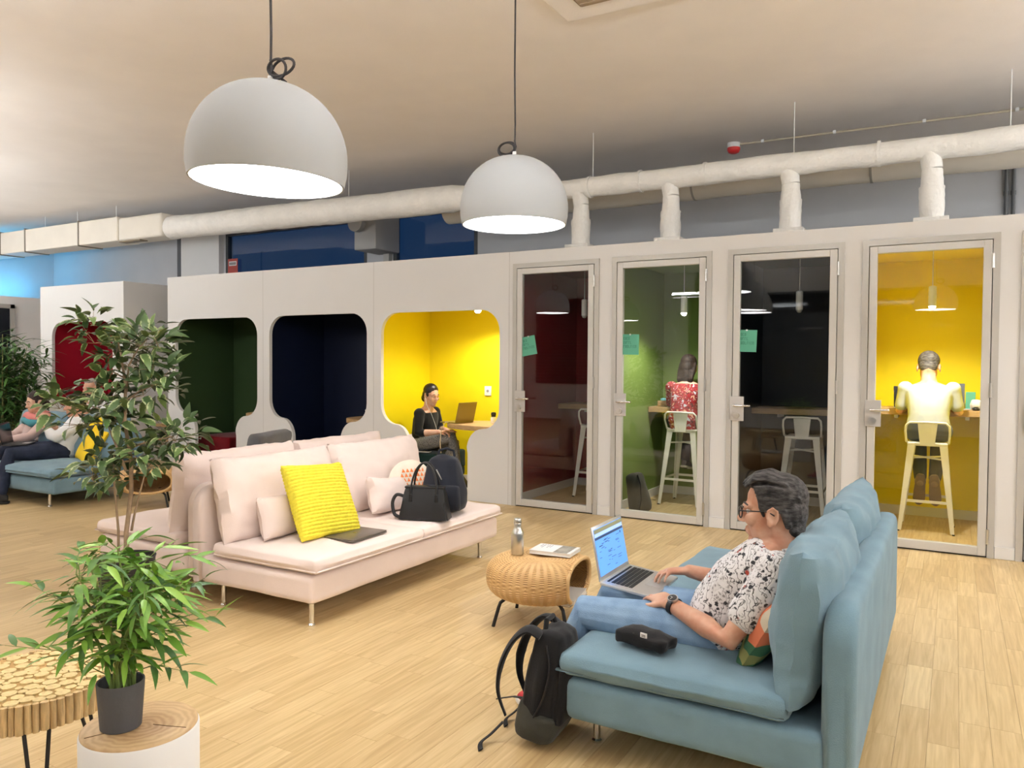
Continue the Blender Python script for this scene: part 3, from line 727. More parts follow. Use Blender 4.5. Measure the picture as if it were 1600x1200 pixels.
book('magazine', 'darker brown magazine under the pale one inside the footstool', (-1.82,3.73,.143), math.radians(4), .22,.26,.014, mat('brown_cover', (.25,.17,.10), .5))

# ---- bar stools in the phone rooms
M_stool = mat('white_painted_steel', (.80,.78,.72), .4)
def bar_stool(label, loc, rz=0):
    # back on the -Y side, seat height .76
    S = thing('bar_stool', label, 'stool', loc, rz, 'white metal bar stools')
    b = nbm(); prism(b, [(-.15,-.15),(.15,-.15),(.15,.15),(-.15,.15)], .725, .755, 'z', .01); obj('seat', b, M_stool, S, angle=50)
    for sx in (-1, 1):
        for sy in (-1, 1):
            b = nbm(); q = []
            for z, o_, w_ in ((.735,.148,.058),(.01,.212,.030)):
                x, y = sx*o_, sy*o_
                q.append([b.verts.new(p) for p in ((x,y,z),(x-sx*w_,y,z),(x-sx*w_,y-sy*.008,z),(x-sx*.008,y-sy*.008,z),(x-sx*.008,y-sy*w_,z),(x,y-sy*w_,z))])
            for k in range(6): b.faces.new((q[0][k], q[0][(k+1) % 6], q[1][(k+1) % 6], q[1][k]))
            b.faces.new(q[0]); b.faces.new(q[1][::-1]); lg = obj('leg', b, M_stool, S, False)
            b = nbm(); box(b, (sx*.215-.02 if sx > 0 else sx*.215,sy*.215-.02 if sy > 0 else sy*.215,0), (sx*.215 if sx > 0 else sx*.215+.02,sy*.215 if sy > 0 else sy*.215+.02,.012)); obj('foot', b, M_dark, lg, False)
    def at_(z): return .148+(.735-z)/.725*.064-.006
    b = nbm(); a = at_(.26)
    for p, q in (((-a,-a),(a,-a)),((-a,a),(a,a)),((-a,-a),(-a,a)),((a,-a),(a,a))): box(b, (min(p[0],q[0])-.004,min(p[1],q[1])-.004,.25), (max(p[0],q[0])+.004,max(p[1],q[1])+.004,.272))
    obj('foot_rail', b, M_stool, S, False)
    b = nbm(); a = at_(.6); tube(b, [(-a,-a,.62),(a,a,.62)], .008, 8); tube(b, [(a,-a,.615),(-a,a,.615)], .008, 8); obj('cross_brace', b, M_stool, S)
    b = nbm(); pts = [(-.155,.02,.74),(-.16,-.12,.76),(-.165,-.165,.85),(-.16,-.175,.90),(-.135,-.178,.925),(0,-.18,.928),(.135,-.178,.925),(.16,-.175,.90),(.165,-.165,.85),(.16,-.12,.76),(.155,.02,.74)]
    tube(b, pts, .0095, 10); obj('back_tube', b, M_stool, S)
    b = nbm(); prism(b, [(-.055,.735),(.055,.735),(.075,.925),(-.075,.925)], -.172, -.166, 'y'); obj('back_splat', b, M_stool, S, False)
    return S
bar_stool('white metal bar stool in the dark maroon phone room', (-3.28,7.64,0), math.radians(3))
bar_stool('white metal bar stool under the woman in the green phone room', (-2.335,7.66,0), math.radians(-4))
bar_stool('white metal bar stool in the dark charcoal phone room', (-1.20,7.58,0), math.radians(2))
bar_stool('white metal bar stool under the man in the yellow phone room', (-.19,7.56,0), 0)
# desks
for (nm, z), s in zip((('maroon', .96), ('green', .96), ('charcoal', .985), ('yellow', 1.02)), DS):
    dk = thing('counter_desk', 'oak wall desk across the back of the '+nm+' phone room', 'desk', (s+.46,7.95,0), 0, 'phone room desks')
    b = nbm(); box(b, (-.49,-.23,z-.055), (.49,.245,z), .004, 1); obj('desk_top', b, M_oak, dk, False)
    b = nbm(); box(b, (-.3,.05,z-.10), (-.27,.245,z-.055)); box(b, (.27,.05,z-.10), (.3,.245,z-.055)); obj('bracket', b, M_steel, dk, False)
def half_round(label, x1, y, z, w_, d_):
    # shelf-like half round desk fixed to the right hand wall of a booth
    S = thing('booth_desk', label, 'desk', (x1,y,0), 0, 'booth desks')
    poly = [(0,-d_)]+[(-w_*math.sin(t*PI/16)**.6, -d_*math.cos(t*PI/16)) for t in range(1,16)]+[(0,d_)]
    b = nbm(); prism(b, poly, z-.05, z, 'z', .004); obj('desk_top', b, M_oak, S, angle=30)
    b = nbm(); box(b, (-w_*.75,-.02,z-.075), (0,.02,z-.05)); box(b, (-.03,-.02,z-.25), (0,.02,z-.07)); obj('bracket', b, M_black, S, False)
half_round('oak half-round desk fixed to the wall of the yellow booth', -3.882, 7.12, .755, .93, .40)
half_round('oak half-round desk fixed to the wall of the navy booth', -5.582, 7.12, .755, .62, .40)
half_round('oak half-round desk fixed to the wall of the green booth', -7.292, 7.12, .755, .55, .40)
def pouf(label, loc, s, m, group, legs=True):
    P = thing('pouf', label, 'pouf', loc, 0, group)
    b = nbm(); rbox(b, (0,0,.305), (s[0],s[1],.21), .025, 8, (.0,.0,.01), .004, 6, 2); obj('seat', b, m, P)
    b = nbm(); rbox(b, (0,0,.165), (s[0]-.01,s[1]-.01,.10), .02, 6, (0,0,0), .002, 6, 3); obj('plinth', b, m, P)
    for sx in (-1, 1):
        for sy in (-1, 1):
            b = nbm(); tube(b, [(sx*(s[0]/2-.05),sy*(s[1]/2-.05),0),(sx*(s[0]/2-.06),sy*(s[1]/2-.06),.13)], [.012,.02], 10); obj('leg', b, M_black, P)
    return P
pouf('dark red upholstered pouf in the green booth', (-8.52,7.28,0), (.62,.62), fabric('dark_red_velvet', (.20,.006,.012)), 'booth poufs')
pouf('mustard upholstered pouf in the navy booth', (-6.72,7.28,0), (.72,.62), fabric('mustard_velvet', (.30,.20,.02)), 'booth poufs')
pouf('dark green upholstered pouf under the woman in the yellow booth', (-5.16,7.22,0), (.54,.62), fabric('bottle_green_velvet', (.006,.028,.028)), 'booth poufs')
# small things in the booths
cp = thing('paper_cup', 'white cup on the desk of the navy booth', 'cup', (-6.0,7.12,.755))
b = nbm(); lathe(b, [(0,.002),(.027,.002),(.036,.085),(.034,.085),(.026,.006),(0,.006)], 24); obj('cup_body', b, M_white, cp); b = nbm(); lathe(b, [(.0355,.083),(.0375,.085),(.0355,.088),(.034,.086)], 24, closed=True); obj('rolled_rim', b, M_white, cp)
sb = thing('small_bottle', 'small white bottle with a black cap on the yellow booth desk', 'bottle', (-4.30,7.16,.755))
b = nbm(); lathe(b, [(0,0),(.028,0),(.03,.004),(.03,.06),(.022,.07),(0,.07)], 24); obj('body', b, M_white, sb); b = nbm(); lathe(b, [(0,.07),(.024,.07),(.024,.085),(.028,.09),(.026,.115),(.012,.12),(0,.12)], 24); obj('cap', b, M_black, sb)
sw = thing('wall_switch', 'white square wall switch in the yellow booth', 'switch', (-4.685,BOOTH_Y-.001,1.08))
b = nbm(); box(b, (-.045,-.012,-.055), (.045,0,.055), .004, 2); obj('plate', b, M_white, sw); b = nbm(); tube(b, [(0,-.012,0),(0,-.016,0)], .016, 16); obj('dial', b, mat('switch_grey', (.3,.3,.32), .4), sw)
# laptop of the woman in the yellow booth: lid seen from behind
lw = thing('open_laptop', 'thin bronze laptop open on the yellow booth desk', 'laptop', (-4.60,7.02,.757), math.radians(-8))
M_brz = mat('bronze_shell', (.26,.20,.06), .4, metal=.5)
b = nbm(); box(b, (-.20,-.15,0), (.02,.15,.012), .003, 1); obj('base', b, M_brz, lw, False)
b = nbm(); box(b, (0,-.15,0), (.008,.15,.22), .003, 1); xf(b, b.verts, T_(.015,0,.01) @ rot('Y', 14)); obj('lid', b, M_brz, lw, False)
b = nbm(); tube(b, [(-.36,-.19,.004),(-.42,-.26,.01),(-.45,-.29,-.06),(-.46,-.30,-.20),(-.455,-.29,-.32)], .005, 6); o = obj('charging_cable', b, mat('beige_cable', (.6,.5,.3), .6)); o.location = (-4.30,7.12,.757); setp(o, 'pale charging cable hanging over the edge of the yellow booth desk', 'cable')
# notes stuck on the glass doors
M_note = mat('mint_paper', (.11,.38,.26), .8); M_ink = mat('note_ink', (.03,.16,.11), .8)
for (x, z, rl, nm) in ((-3.602,1.572,10,'maroon'), (-2.555,1.578,-1,'green'), (-1.521,1.602,-2,'charcoal')):
    n_ = thing('note_card', 'mint green note card with dark lettering on the glass of the '+nm+' phone room', 'note', (x,D-.001,z), 0, 'mint note cards')
    b = nbm(); box(b, (-.082,-.0015,-.092), (.082,0,.092)); xf(b, b.verts, rot('Y', -rl)); c_ = obj('card', b, M_note, n_, False)
    b = nbm(); rr = random.Random(3)
    for row, wid in enumerate((.055,.075,.115)):
        xx = -.066
        while xx < -.066+wid:
            w1 = rr.choice((.008,.010,.012)); zz = .066-row*.036
            box(b, (xx,-.0022,zz-.024), (xx+.003,-.0014,zz)); 
            if rr.random() < .7: box(b, (xx,-.0022,zz-.003), (xx+w1,-.0014,zz))
            if rr.random() < .7: box(b, (xx,-.0022,zz-.024), (xx+w1,-.0014,zz-.021))
            if rr.random() < .5: box(b, (xx+w1-.003,-.0022,zz-.024), (xx+w1,-.0014,zz))
            xx += w1+.006
    xf(b, b.verts, rot('Y', -rl)); obj('lettering', b, M_ink, c_, False)
    b = nbm(); tube(b, [(0,-.003,.09),(0,-.008,.09)], .008, 12); obj('tack', b, M_steel, n_)
b = nbm(); box(b, (-.12,-.004,-.13), (.12,0,.13)); sg = obj('notice', b, mat('notice_red', (.45,.08,.06), .6), None, False); sg.location = (-10.72,9.199,3.02); setp(sg, 'small red and white notice on the dark window', 'sign')
b = nbm(); box(b, (-.09,-.006,.01), (.09,-.004,.085)); box(b, (-.12,-.006,-.13), (.12,-.004,-.11)); obj('white_panel', b, M_white, sg, False)
b = nbm()
for k in range(5): box(b, (-.075+k*.032,-.008,.025), (-.058+k*.032,-.006,.07))
obj('lettering', b, M_dark, sg, False)

# ---- grey armchair behind the pink sofas
gc = thing('grey_armchair', 'grey fabric armchair mostly hidden behind the pink sofas', 'chair', (-5.55,4.75,0), math.radians(-70))
M_gf = fabric('mid_grey_fabric', (.13,.13,.135), .25)
b = nbm(); rbox(b, (0,0,.32), (.62,.6,.16), .05, 6, (0,0,.02), .006); obj('seat', b, M_gf, gc)
b = nbm(); rbox(b, (0,.27,.55), (.66,.12,.5), .05, 6, (0,.01,0), .006, 5, 4); xf(b, b.verts, T_(0,.27,.3) @ rot('X', -12) @ T_(0,-.27,-.3)); obj('backrest', b, M_gf, gc)
for sx in (-1, 1):
    for sy in (-1, 1): b = nbm(); tube(b, [(sx*.27,sy*.25,0),(sx*.24,sy*.22,.25)], [.012,.018], 10); obj('leg', b, M_black, gc)

# ---- log slice table
lt = thing('log_table', 'round side table of pale log slices on black hairpin legs', 'table', (-2.475,1.345,0))
RT = .235; ZT = .42
M_logend = mat('log_end_grain', (.78,.60,.29), .7, var=.22, vscale=90, bump=.2, bscale=150)
M_stick = mat('peeled_stick', (.74,.52,.25), .6, var=.35, vscale=14, stretch=(6,6,1), bump=.3, bscale=60)
b = nbm(); lathe(b, [(0,ZT-.075),(RT-.004,ZT-.075),(RT-.004,ZT-.006),(0,ZT-.006)], 48); obj('core', b, mat('log_gap', (.46,.29,.11), .9), lt)
rr = random.Random(11); disc = []
for r_ in (.021,.018,.0155,.013,.011):
    for _ in range(700 if r_ > .016 else 2600):
        a, q = rr.random()*2*PI, math.sqrt(rr.random())*(RT-.008-r_)
        x, y = q*math.cos(a), q*math.sin(a)
        if all((x-c[0])**2+(y-c[1])**2 > (r_+c[2])**2*.90 for c in disc): disc.append((x,y,r_))
for x, y, r_ in disc[:300]:
    b = nbm(); n = 11; z = ZT+rr.uniform(-.0012,.0012); ph = rr.random()
    top = [(r_*(1+.10*noise.noise(V((x*90,y*90,k))))*math.cos(2*PI*k/n+ph), r_*(1+.10*noise.noise(V((x*90,y*90,k+3))))*math.sin(2*PI*k/n+ph)) for k in range(n)]
    prism(b, [(x+p, y+q) for p, q in top], ZT-.02, z, 'z'); obj('log_slice', b, M_logend, lt, False)
k = 0; a = 0
while a < 2*PI-.03:
    w_ = rr.uniform(.008,.013); a += w_/RT
    x, y = RT*math.cos(a), RT*math.sin(a); lo = ZT-.08-rr.random()*.006
    b = nbm(); tube(b, [(x,y,lo),(x*1.004,y*1.004,(lo+ZT)/2),(x,y,ZT+rr.uniform(-.003,.001))], [w_,w_*1.08,w_*.95], 8); obj('log_stick', b, M_stick, lt, angle=50); a += w_/RT
for a in (95, 215, 335):
    c_, s_ = math.cos(math.radians(a)), math.sin(math.radians(a)); t_ = V((-s_,c_,0))
    for sgn in (-1, 1):
        b = nbm(); p0 = V((c_*.15,s_*.15,ZT-.078))+t_*.035*sgn; p1 = V((c_*.235,s_*.235,.006)); tube(b, [p0, p1+t_*.006*sgn], .006, 8); obj('leg_rod', b, M_black, lt)
# ---- white stump stool with planter
sp = thing('stump_stool', 'white cylinder stool with a sawn wood top carrying the potted bamboo', 'stool', (-1.956,1.353,0))
def wood_top():
    m = bpy.data.materials.new('sawn_wood_top'); m.use_nodes = True; nt = m.node_tree; N = nt.nodes; L = nt.links; b = N['Principled BSDF']
    tc = N.new('ShaderNodeTexCoord'); mp = N.new('ShaderNodeMapping'); mp.inputs['Location'].default_value = (-.02,.01,0)
    L.new(tc.outputs['Object'], mp.inputs[0])
    wv = N.new('ShaderNodeTexWave'); wv.wave_type = 'RINGS'; wv.rings_direction = 'Z'; wv.inputs['Scale'].default_value = 16; wv.inputs['Distortion'].default_value = 6; wv.inputs['Detail'].default_value = 3; wv.inputs['Detail Scale'].default_value = 1.2
    L.new(mp.outputs[0], wv.inputs[0])
    n = N.new('ShaderNodeTexNoise'); n.inputs['Scale'].default_value = 13; n.inputs['Detail'].default_value = 6; L.new(mp.outputs[0], n.inputs[0])
    ln = N.new('ShaderNodeVectorMath'); ln.operation = 'LENGTH'; L.new(mp.outputs[0], ln.inputs[0])
    mr = N.new('ShaderNodeMapRange'); mr.inputs[1].default_value = .06; mr.inputs[2].default_value = .11; L.new(ln.outputs['Value'], mr.inputs[0])
    # the object coords keep z, so ring distance uses xy only through flat z
    cr = N.new('ShaderNodeValToRGB'); e = cr.color_ramp.elements; e[0].color = (.27,.13,.045,1); e[1].color = (.66,.47,.25,1)
    a1 = N.new('ShaderNodeMath'); a1.operation = 'MULTIPLY_ADD'; a1.inputs[1].default_value = .25; L.new(wv.outputs['Fac'], a1.inputs[0])
    a2 = N.new('ShaderNodeMath'); a2.operation = 'MULTIPLY'; a2.inputs[1].default_value = .5; L.new(n.outputs['Fac'], a2.inputs[0]); L.new(a2.outputs[0], a1.inputs[2])
    a3 = N.new('ShaderNodeMath'); a3.operation = 'MULTIPLY_ADD'; a3.inputs[1].default_value = .35; L.new(mr.outputs[0], a3.inputs[0]); L.new(a1.outputs[0], a3.inputs[2])
    L.new(a3.outputs[0], cr.inputs[0]); L.new(cr.outputs[0], b.inputs['Base Color']); b.inputs['Roughness'].default_value = .5
    return m
b = nbm(); lathe(b, [(0,0),(.150,0),(.154,.006),(.154,.378),(.148,.384),(0,.384)], 64); obj('drum', b, mat('white_lacquer', (.80,.80,.79), .45), sp, angle=50)
b = nbm(); lathe(b, [(0,-.004),(.150,-.004),(.150,.0),(.146,.004),(0,.004)], 64); o = obj('wood_top', b, wood_top(), sp, angle=50); o.location = (0,0,.386)
for a in (20, 155, 250):
    b = nbm(); c_, s_ = math.cos(math.radians(a)), math.sin(math.radians(a)); tube(b, [(c_*.04,s_*.04,.3902),(c_*.09+.004,s_*.09,.3902),(c_*.14,s_*.14,.3902)], .0012, 5); obj('crack', b, mat('wood_crack', (.12,.06,.02), .9), sp)

# ---- plants
def leaf_mesh(name, L, W, bend, fold, n=6, tip=1.6):
    me = bpy.data.meshes.new(name); vs = []; fs = []
    for i in range(n+1):
        t = i/n; w_ = W*.5*(math.sin(PI*min(1, t**.75))**.8)*(1-t*.12)
        if i == n: w_ = 0.0006
        x = L*t; z = -bend*t*t*L
        vs += [(x,-w_,z-fold*w_*-1), (x,0,z), (x,w_,z+fold*w_)]
    for i in range(n):
        a = i*3
        for k in (0, 1): fs.append((a+k, a+3+k, a+4+k, a+1+k))
    me.from_pydata(vs, [], fs); me.polygons.foreach_set('use_smooth', [True]*len(fs)); return me
def leaf_mat(name, c1, c2, edge=None, W=.04, rough=.4):
    m = bpy.data.materials.new(name); m.use_nodes = True; nt = m.node_tree; N = nt.nodes; L = nt.links; b = N['Principled BSDF']
    oi = N.new('ShaderNodeObjectInfo'); mx = N.new('ShaderNodeMix'); mx.data_type = 'RGBA'
    mx.inputs['A'].default_value = (*c1,1); mx.inputs['B'].default_value = (*c2,1); L.new(oi.outputs['Random'], mx.inputs['Factor'])
    out = mx.outputs['Result']
    tc = N.new('ShaderNodeTexCoord'); sx = N.new('ShaderNodeSeparateXYZ'); L.new(tc.outputs['Object'], sx.inputs[0])
    ab = N.new('ShaderNodeMath'); ab.operation = 'ABSOLUTE'; L.new(sx.outputs['Y'], ab.inputs[0])
    if edge:
        n = N.new('ShaderNodeTexNoise'); n.inputs['Scale'].default_value = 90; L.new(tc.outputs['Object'], n.inputs[0])
        ad = N.new('ShaderNodeMath'); ad.operation = 'MULTIPLY_ADD'; ad.inputs[1].default_value = W*.5; L.new(n.outputs['Fac'], ad.inputs[0]); L.new(ab.outputs[0], ad.inputs[2])
        mr = N.new('ShaderNodeMapRange'); mr.inputs[1].default_value = W*.53; mr.inputs[2].default_value = W*.66; L.new(ad.outputs[0], mr.inputs[0])
        m3 = N.new('ShaderNodeMix'); m3.data_type = 'RGBA'; L.new(out, m3.inputs['A']); m3.inputs['B'].default_value = (*edge,1); L.new(mr.outputs[0], m3.inputs['Factor']); out = m3.outputs['Result']
    L.new(out, b.inputs['Base Color']); b.inputs['Roughness'].default_value = rough; b.inputs['Specular IOR Level'].default_value = .4
    return m
def place_leaf(name, me, parent, pos, d, up, sc):
    d = V(d).normalized(); up = V(up); y = up.cross(d); y = y.normalized() if y.length > 1e-4 else frame(d)[0]; z = d.cross(y)
    o = bpy.data.objects.new(name, me); COL.objects.link(o); o.parent = parent
    o.matrix_local = Matrix(((d.x*sc, y.x*sc, z.x*sc, pos[0]), (d.y*sc, y.y*sc, z.y*sc, pos[1]), (d.z*sc, y.z*sc, z.z*sc, pos[2]), (0,0,0,1)))
    return o
M_soil = mat('potting_soil', (.06,.035,.02), .95, bump=.8, bscale=80)
M_bark = mat('ficus_bark', (.34,.24,.15), .8, var=.3, vscale=20, bump=.4, bscale=60)
# potted bamboo on the stump
bp_ = thing('potted_bamboo', 'leafy green bamboo plant in a dark grey pot on the white stump stool', 'plant', (-1.985,1.315,.390))
b = nbm(); lathe(b, [(0,0),(.050,0),(.053,.003),(.0615,.128),(.0605,.130),(.057,.128),(.052,.098),(0,.098)], 48)
for v in b.verts:
    a = math.atan2(v.co.y, v.co.x); r0 = math.hypot(v.co.x, v.co.y)
    if r0 > .048 and .004 < v.co.z < .126: v.co.x *= 1+.012*math.sin(a*14+v.co.z*200); v.co.y *= 1+.012*math.sin(a*14+v.co.z*200)
pot = obj('pot', b, mat('dark_grey_ceramic', (.075,.075,.08), .55, bump=.35, bscale=70), bp_)
b = nbm(); lathe(b, [(0,.100),(.052,.1)], 24); obj('soil', b, M_soil, bp_)
RV = V((_r0.x, _r0.y, 0)); DV = V((-_r0.y, _r0.x, 0))     # across / away seen from the lounge
M_bam = leaf_mat('bamboo_leaf', (.09,.24,.02), (.26,.46,.06), None, .02, .42)
M_bamd = leaf_mat('bamboo_leaf_dark', (.035,.11,.02), (.11,.25,.05), None, .02, .42)
bl = [leaf_mesh('bamboo_leaf_%d' % k, .095, .0215, .10+.18*k, .25, 6) for k in range(3)]
for k, me in enumerate(bl): me.materials.append(M_bam if k < 2 else M_bamd)
rr = random.Random(21); M_cane = mat('green_cane', (.20,.28,.07), .5, var=.3, vscale=30); tips = []
for k in range(11):
    a = rr.random()*2*PI; q = .034*math.sqrt(rr.random()); base = V((q*math.cos(a), q*math.sin(a), .095))
    u = (k/10-.5)*2; lean = RV*(u*.15+rr.uniform(-.03,.03))+DV*rr.uniform(-.10,.10); hh = .40-.10*abs(u)+rr.uniform(-.05,.03)
    pts = [base+lean*(t**1.7)+V((0,0,hh*t)) for t in (0,.2,.4,.6,.8,1)]
    b = nbm(); tube(b, pts, [.0055,.005,.0046,.0042,.003,.0016], 6); obj('cane', b, M_cane, bp_)
    for t in (.36,.5,.62,.74,.85,.95,1): 
        i = min(4, int(t*5)); f_ = t*5-i; tips.append((pts[i].lerp(pts[i+1], f_), lean, t))
cnt = 0
twigs = nbm()
extra = [(V((0,0,.14))-RV*.02-DV*.01, -RV*1.0+V((0,0,.55))-DV*.2, .55, .30), (V((0,0,.2)), -RV*1.0+V((0,0,.95)), .8, .33), (V((0,0,.22)), RV*1.0+V((0,0,1.0)), .9, .33), (V((0,0,.14)), RV*.9+V((0,0,.25))-DV*.2, .45, .22), (V((0,0,.2)), RV*1.0+V((0,0,.55)), .6, .30)]
def twig(p, dv, ln, nl):
    global cnt
    dv = dv.normalized(); pts = [p, p+dv*ln*.5+V((0,0,.012)), p+dv*ln+V((0,0,-.012*ln/.1))]
    tube(twigs, pts, [.0016,.0013,.0007], 4)
    side = dv.cross(V((0,0,1))).normalized()
    for j in range(nl):
        if cnt >= 299: return
        t = .35+.65*j/max(1, nl-1); q = pts[0].lerp(pts[1], t*2) if t < .5 else pts[1].lerp(pts[2], t*2-1)
        ld_ = dv*(.75+.3*rr.random())+side*(1 if j % 2 else -1)*rr.uniform(.35,.9)*(0 if j == nl-1 else 1)+V((0,0,rr.uniform(-.55,.30)))
        place_leaf('leaf', rr.choice(bl), bp_, q, ld_, V((rr.uniform(-.5,.5), rr.uniform(-.5,.5), 1)), rr.uniform(.62,1.08)); cnt += 1
for p, dv, z, ln in extra: twig(p, dv, ln, 7)
rr.shuffle(tips)
for p, lean, t in tips:
    a = rr.random()*2*PI; dv = RV*math.cos(a)+DV*math.sin(a)*.9+lean*2.0+V((0,0,rr.uniform(-.1,.55)))
    twig(p, dv, rr.uniform(.05,.12), 4)
obj('twigs', twigs, M_cane, bp_)['kind'] = 'stuff'
blv = [[v.co.copy() for v in me.vertices] for me in bl]; blf = [tuple(p.vertices) for p in bl[0].polygons]; more = nbm()
for k in range(260):
    p, lean, t = rr.choice(tips); a = rr.random()*2*PI; dv = RV*math.cos(a)+DV*math.sin(a)+lean*1.5+V((0,0,rr.uniform(-.5,.5)))
    d = dv.normalized(); q = p+d*rr.uniform(.0,.07); y = V((rr.uniform(-.5,.5), rr.uniform(-.5,.5), 1)).cross(d).normalized(); z = d.cross(y); sc = rr.uniform(.6,1.0); lv_ = rr.choice(blv)
    nv = [more.verts.new(q+(d*c.x+y*c.y+z*c.z)*sc) for c in lv_]
    for f in blf: more.faces.new([nv[i] for i in f])
o = obj('inner_leaves', more, mat('bamboo_inner_leaf', (.10,.25,.03), .42, var=.5, vscale=25, col2=(.22,.42,.07)), bp_); o['kind'] = 'stuff'
# ficus tree
fi = thing('ficus_tree', 'tall artificial ficus with cream-edged leaves and twin thin trunks', 'plant', (-3.87,2.60,0))
b = nbm(); lathe(b, [(0,0),(.11,0),(.115,.005),(.145,.33),(.15,.345),(.14,.345),(.135,.32),(0,.32)], 40); obj('pot', b, mat('black_pot', (.02,.02,.02), .5), fi)
b = nbm(); lathe(b, [(0,.325),(.136,.325)], 24); obj('soil', b, M_soil, fi)
def fp(u, z, w_=0): p = RV*u+DV*w_; return V((p.x, p.y, z))
Kp = 4.19/FPX
def uz(px, py, w_=0): return fp((px-197)*Kp, .36-(py-865)*Kp, w_)
trunks = [([(198,890),(200,830),(203,770),(203,720),(199,660),(198,600),(194,560),(186,520)], (.013,.011,.010,.009,.008,.007,.005,.003)),
          ([(183,890),(183,830),(182,780),(180,740),(177,705)], (.007,.006,.005,.004,.002)),
          ([(203,830),(210,800),(220,765),(231,735),(240,715)], (.006,.005,.004,.003,.002)),
          ([(198,735),(188,705),(176,680),(165,660)], (.007,.006,.005,.002)),
          ([(197,612),(205,570),(215,545),(228,530)], (.005,.004,.003,.002)),
          ([(199,660),(175,645),(150,635),(120,630)], (.005,.004,.003,.002)),
          ([(198,625),(215,612),(240,600),(258,595)], (.005,.004,.003,.002)),
          ([(203,700),(225,692),(250,685),(275,680)], (.005,.004,.003,.002)),
          ([(203,720),(180,722),(160,730),(140,735)], (.005,.004,.003,.002)),
          ([(195,590),(180,580),(165,600),(160,605)], (.004,.003,.003,.002))]
for pts, rads in trunks:
    b = nbm(); tube(b, [uz(x, y, .02*math.sin(x)) for x, y in pts], [r*1.15 for r in rads], 8); obj('trunk' if rads[0] > .006 else 'branch', b, M_bark, fi)
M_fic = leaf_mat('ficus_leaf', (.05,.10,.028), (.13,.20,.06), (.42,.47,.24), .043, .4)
fl = [leaf_mesh('ficus_leaf_%d' % k, .094, .044, .12+.2*k, .35, 6) for k in range(3)]
for me in fl: me.materials.append(M_fic)
clus = [(148,500,22,14), (150,525,28,14), (182,545,24,16), (228,530,34,34), (250,535,20,14), (205,560,34,26), (175,570,22,12), (240,570,14,5), (262,575,18,7), (165,595,20,9), (225,605,30,24), (250,605,24,16), (112,615,24,14), (95,630,22,10), (140,632,26,18), (172,628,26,20), (190,650,24,16), (160,655,26,20), (125,655,22,14), (275,675,32,26), (255,690,24,14), (215,705,26,22), (235,720,22,14), (165,715,30,26), (145,740,24,18), (175,740,20,12), (205,735,16,10), (295,690,14,6), (185,600,16,8)]
cnt = 0; tw = nbm(); tot = sum(c[3] for c in clus); keep = 299/tot
for px, py, rad, n in clus:
    for k in range(max(3, round(n*keep))):
        if cnt >= 299: break
        a = rr.random()*2*PI; q = rad*math.sqrt(rr.random()); ax_, ay_ = px+q*math.cos(a), py+q*math.sin(a)*.8
        if abs(ax_-127) < 17 and abs(ay_-604) < 20: ax_ += 34
        p = uz(ax_, ay_, rr.uniform(-.12,.12)); c0 = uz(px, py+rad*.4)
        dv = (p-c0).normalized()+V((rr.uniform(-.5,.5), rr.uniform(-.5,.5), rr.uniform(-.6,.25)))
        place_leaf('leaf', rr.choice(fl), fi, p, dv, V((rr.uniform(-.6,.6), rr.uniform(-.6,.6)-.2, 1)), rr.uniform(.75,1.25)); cnt += 1
        if k % 2 == 0: tube(tw, [c0, p], [.0014,.0009], 4)
obj('twigs', tw, M_bark, fi)['kind'] = 'stuff'
def stuff_leaf(bm, lv_, lf_, p, d, up, sc):
    d = V(d).normalized(); y = V(up).cross(d).normalized(); z = d.cross(y)
    nv = [bm.verts.new(V(p)+(d*c.x+y*c.y+z*c.z)*sc) for c in lv_]
    for f in lf_: bm.faces.new([nv[q] for q in f])
flv = [[v.co.copy() for v in me.vertices] for me in fl]; flf = [tuple(p.vertices) for p in fl[0].polygons]
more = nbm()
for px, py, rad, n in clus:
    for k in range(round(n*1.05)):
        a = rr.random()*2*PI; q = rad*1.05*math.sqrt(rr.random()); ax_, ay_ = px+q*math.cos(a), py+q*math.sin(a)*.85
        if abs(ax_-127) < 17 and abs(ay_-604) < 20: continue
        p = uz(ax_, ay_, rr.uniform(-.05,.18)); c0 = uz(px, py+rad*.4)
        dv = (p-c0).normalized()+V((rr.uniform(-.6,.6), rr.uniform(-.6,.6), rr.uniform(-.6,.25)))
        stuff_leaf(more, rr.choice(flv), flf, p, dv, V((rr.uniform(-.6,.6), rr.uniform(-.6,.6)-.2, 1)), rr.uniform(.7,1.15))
o = obj('inner_leaves', more, leaf_mat('ficus_inner_leaf', (.045,.085,.025), (.10,.16,.05), None, .04, .4), fi); o['kind'] = 'stuff'
